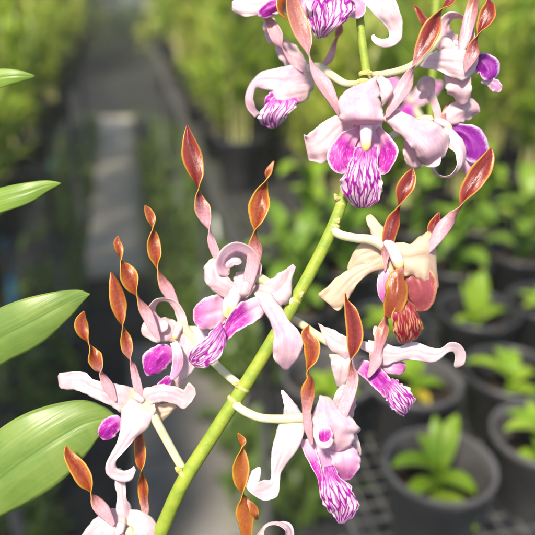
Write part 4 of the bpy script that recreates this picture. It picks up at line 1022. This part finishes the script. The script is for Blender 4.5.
tpos = [(-5.0, 11, 4.0, 1.9), (-2.2, 11.5, 4.4, 1.8), (1.4, 12, 4.6, 2.0), (4.2, 11.5, 4.2, 2.0), (7.0, 12, 4.6, 2.1), (10, 12.5, 4.6, 2.2), (-.9, 13.5, 4.2, 1.1), (1.0, 10.2, 3.0, 1.1), (-2.4, 9.6, 3.0, 1.0)]
tl = ['leafy green tree beyond the left bench, leftmost', 'leafy green tree beyond the end of the left bench', 'yellow green tree beyond the end of the right bench', 'green tree behind the top of the orchid spray',
      'yellow green tree behind the upper right flowers', 'green tree at the far upper right', 'narrow green tree straight beyond the end of the path', 'small bright shrub just right of the far end of the path', 'small bright shrub just left of the far end of the path']
for i, (x, y, h, r) in enumerate(tpos): tree(x, y, h, r, (0, 1, 2, 0, 2, 1, 0, 2, 2)[i], tl[i], 50 + i)

hg = empty('hedge', (3.5, 15.0, 0), 'dense green hedge closing the view across the far end of the nursery', 'hedge')
g = Geo(); rr = random.Random(77)
for k in range(60): leaf_cloud(g, (-10 + k*.33, rr.uniform(-.5, .5), rr.uniform(.35, 1.5)), .75, .6, .6, 190, rr, .12)
g.obj('foliage', CANE_L[1], hg)
g = Geo()
for k in range(26):
    x = -10 + k*.8; g.tube([(Vector((x, 0, -.02)), .035), (Vector((x + .05, 0, .7)), .025), (Vector((x, .05, 1.5)), .012)], 1, ns=6, sub=2)
g.obj('branch', BARK, hg)
m, nt = mat_new('haze_air')
pv_ = nd(nt, 'ShaderNodeVolumePrincipled'); pv_.inputs['Color'].default_value = (.98, .97, .90, 1); pv_.inputs['Density'].default_value = .008; pv_.inputs['Anisotropy'].default_value = .0
wo_ = nd(nt, 'ShaderNodeOutputMaterial'); lk(nt, pv_.outputs[0], wo_.inputs['Volume'])
g = Geo(); g.box((0, 0, 3.0), 140, 260, 8.6); o = g.obj('haze', m, smooth_=False); tag(o, 'thin warm haze hanging in the air of the nursery', 'haze', kind='stuff')
# ------------------------------------------------------------------ light
SUN_EL, SUN_AZ = R(55), R(216)       # azimuth clockwise from +Y: light comes from the left, a little behind the camera
w = bpy.data.worlds.new('World'); sc.world = w; w.use_nodes = True
nt = w.node_tree; nt.nodes.clear()
sky = nt.nodes.new('ShaderNodeTexSky'); sky.sky_type = 'NISHITA'; sky.sun_disc = False
sky.sun_elevation = SUN_EL; sky.sun_rotation = SUN_AZ
bg = nt.nodes.new('ShaderNodeBackground'); bg.inputs[1].default_value = .115
wo = nt.nodes.new('ShaderNodeOutputWorld'); nt.links.new(sky.outputs[0], bg.inputs[0]); nt.links.new(bg.outputs[0], wo.inputs[0])
ld = bpy.data.lights.new('sun', 'SUN'); ld.energy = 4.8; ld.angle = R(8); ld.color = (1, .90, .72)
so = bpy.data.objects.new('sun', ld); col.objects.link(so)
sd = Vector((math.sin(SUN_AZ)*math.cos(SUN_EL), math.cos(SUN_AZ)*math.cos(SUN_EL), math.sin(SUN_EL)))
so.rotation_euler = (-sd).to_track_quat('-Z', 'Y').to_euler()
sc.view_settings.view_transform = 'Standard'; sc.view_settings.look = 'None'
sc.view_settings.exposure = .76; sc.view_settings.gamma = 1
sc.render.engine = 'CYCLES'
sc.cycles.use_denoising = True
sc.cycles.use_adaptive_sampling = True; sc.cycles.adaptive_threshold = .03
sc.cycles.caustics_refractive = False; sc.cycles.caustics_reflective = False
sc.cycles.diffuse_bounces = 4; sc.cycles.max_bounces = 6; sc.cycles.transparent_max_bounces = 8
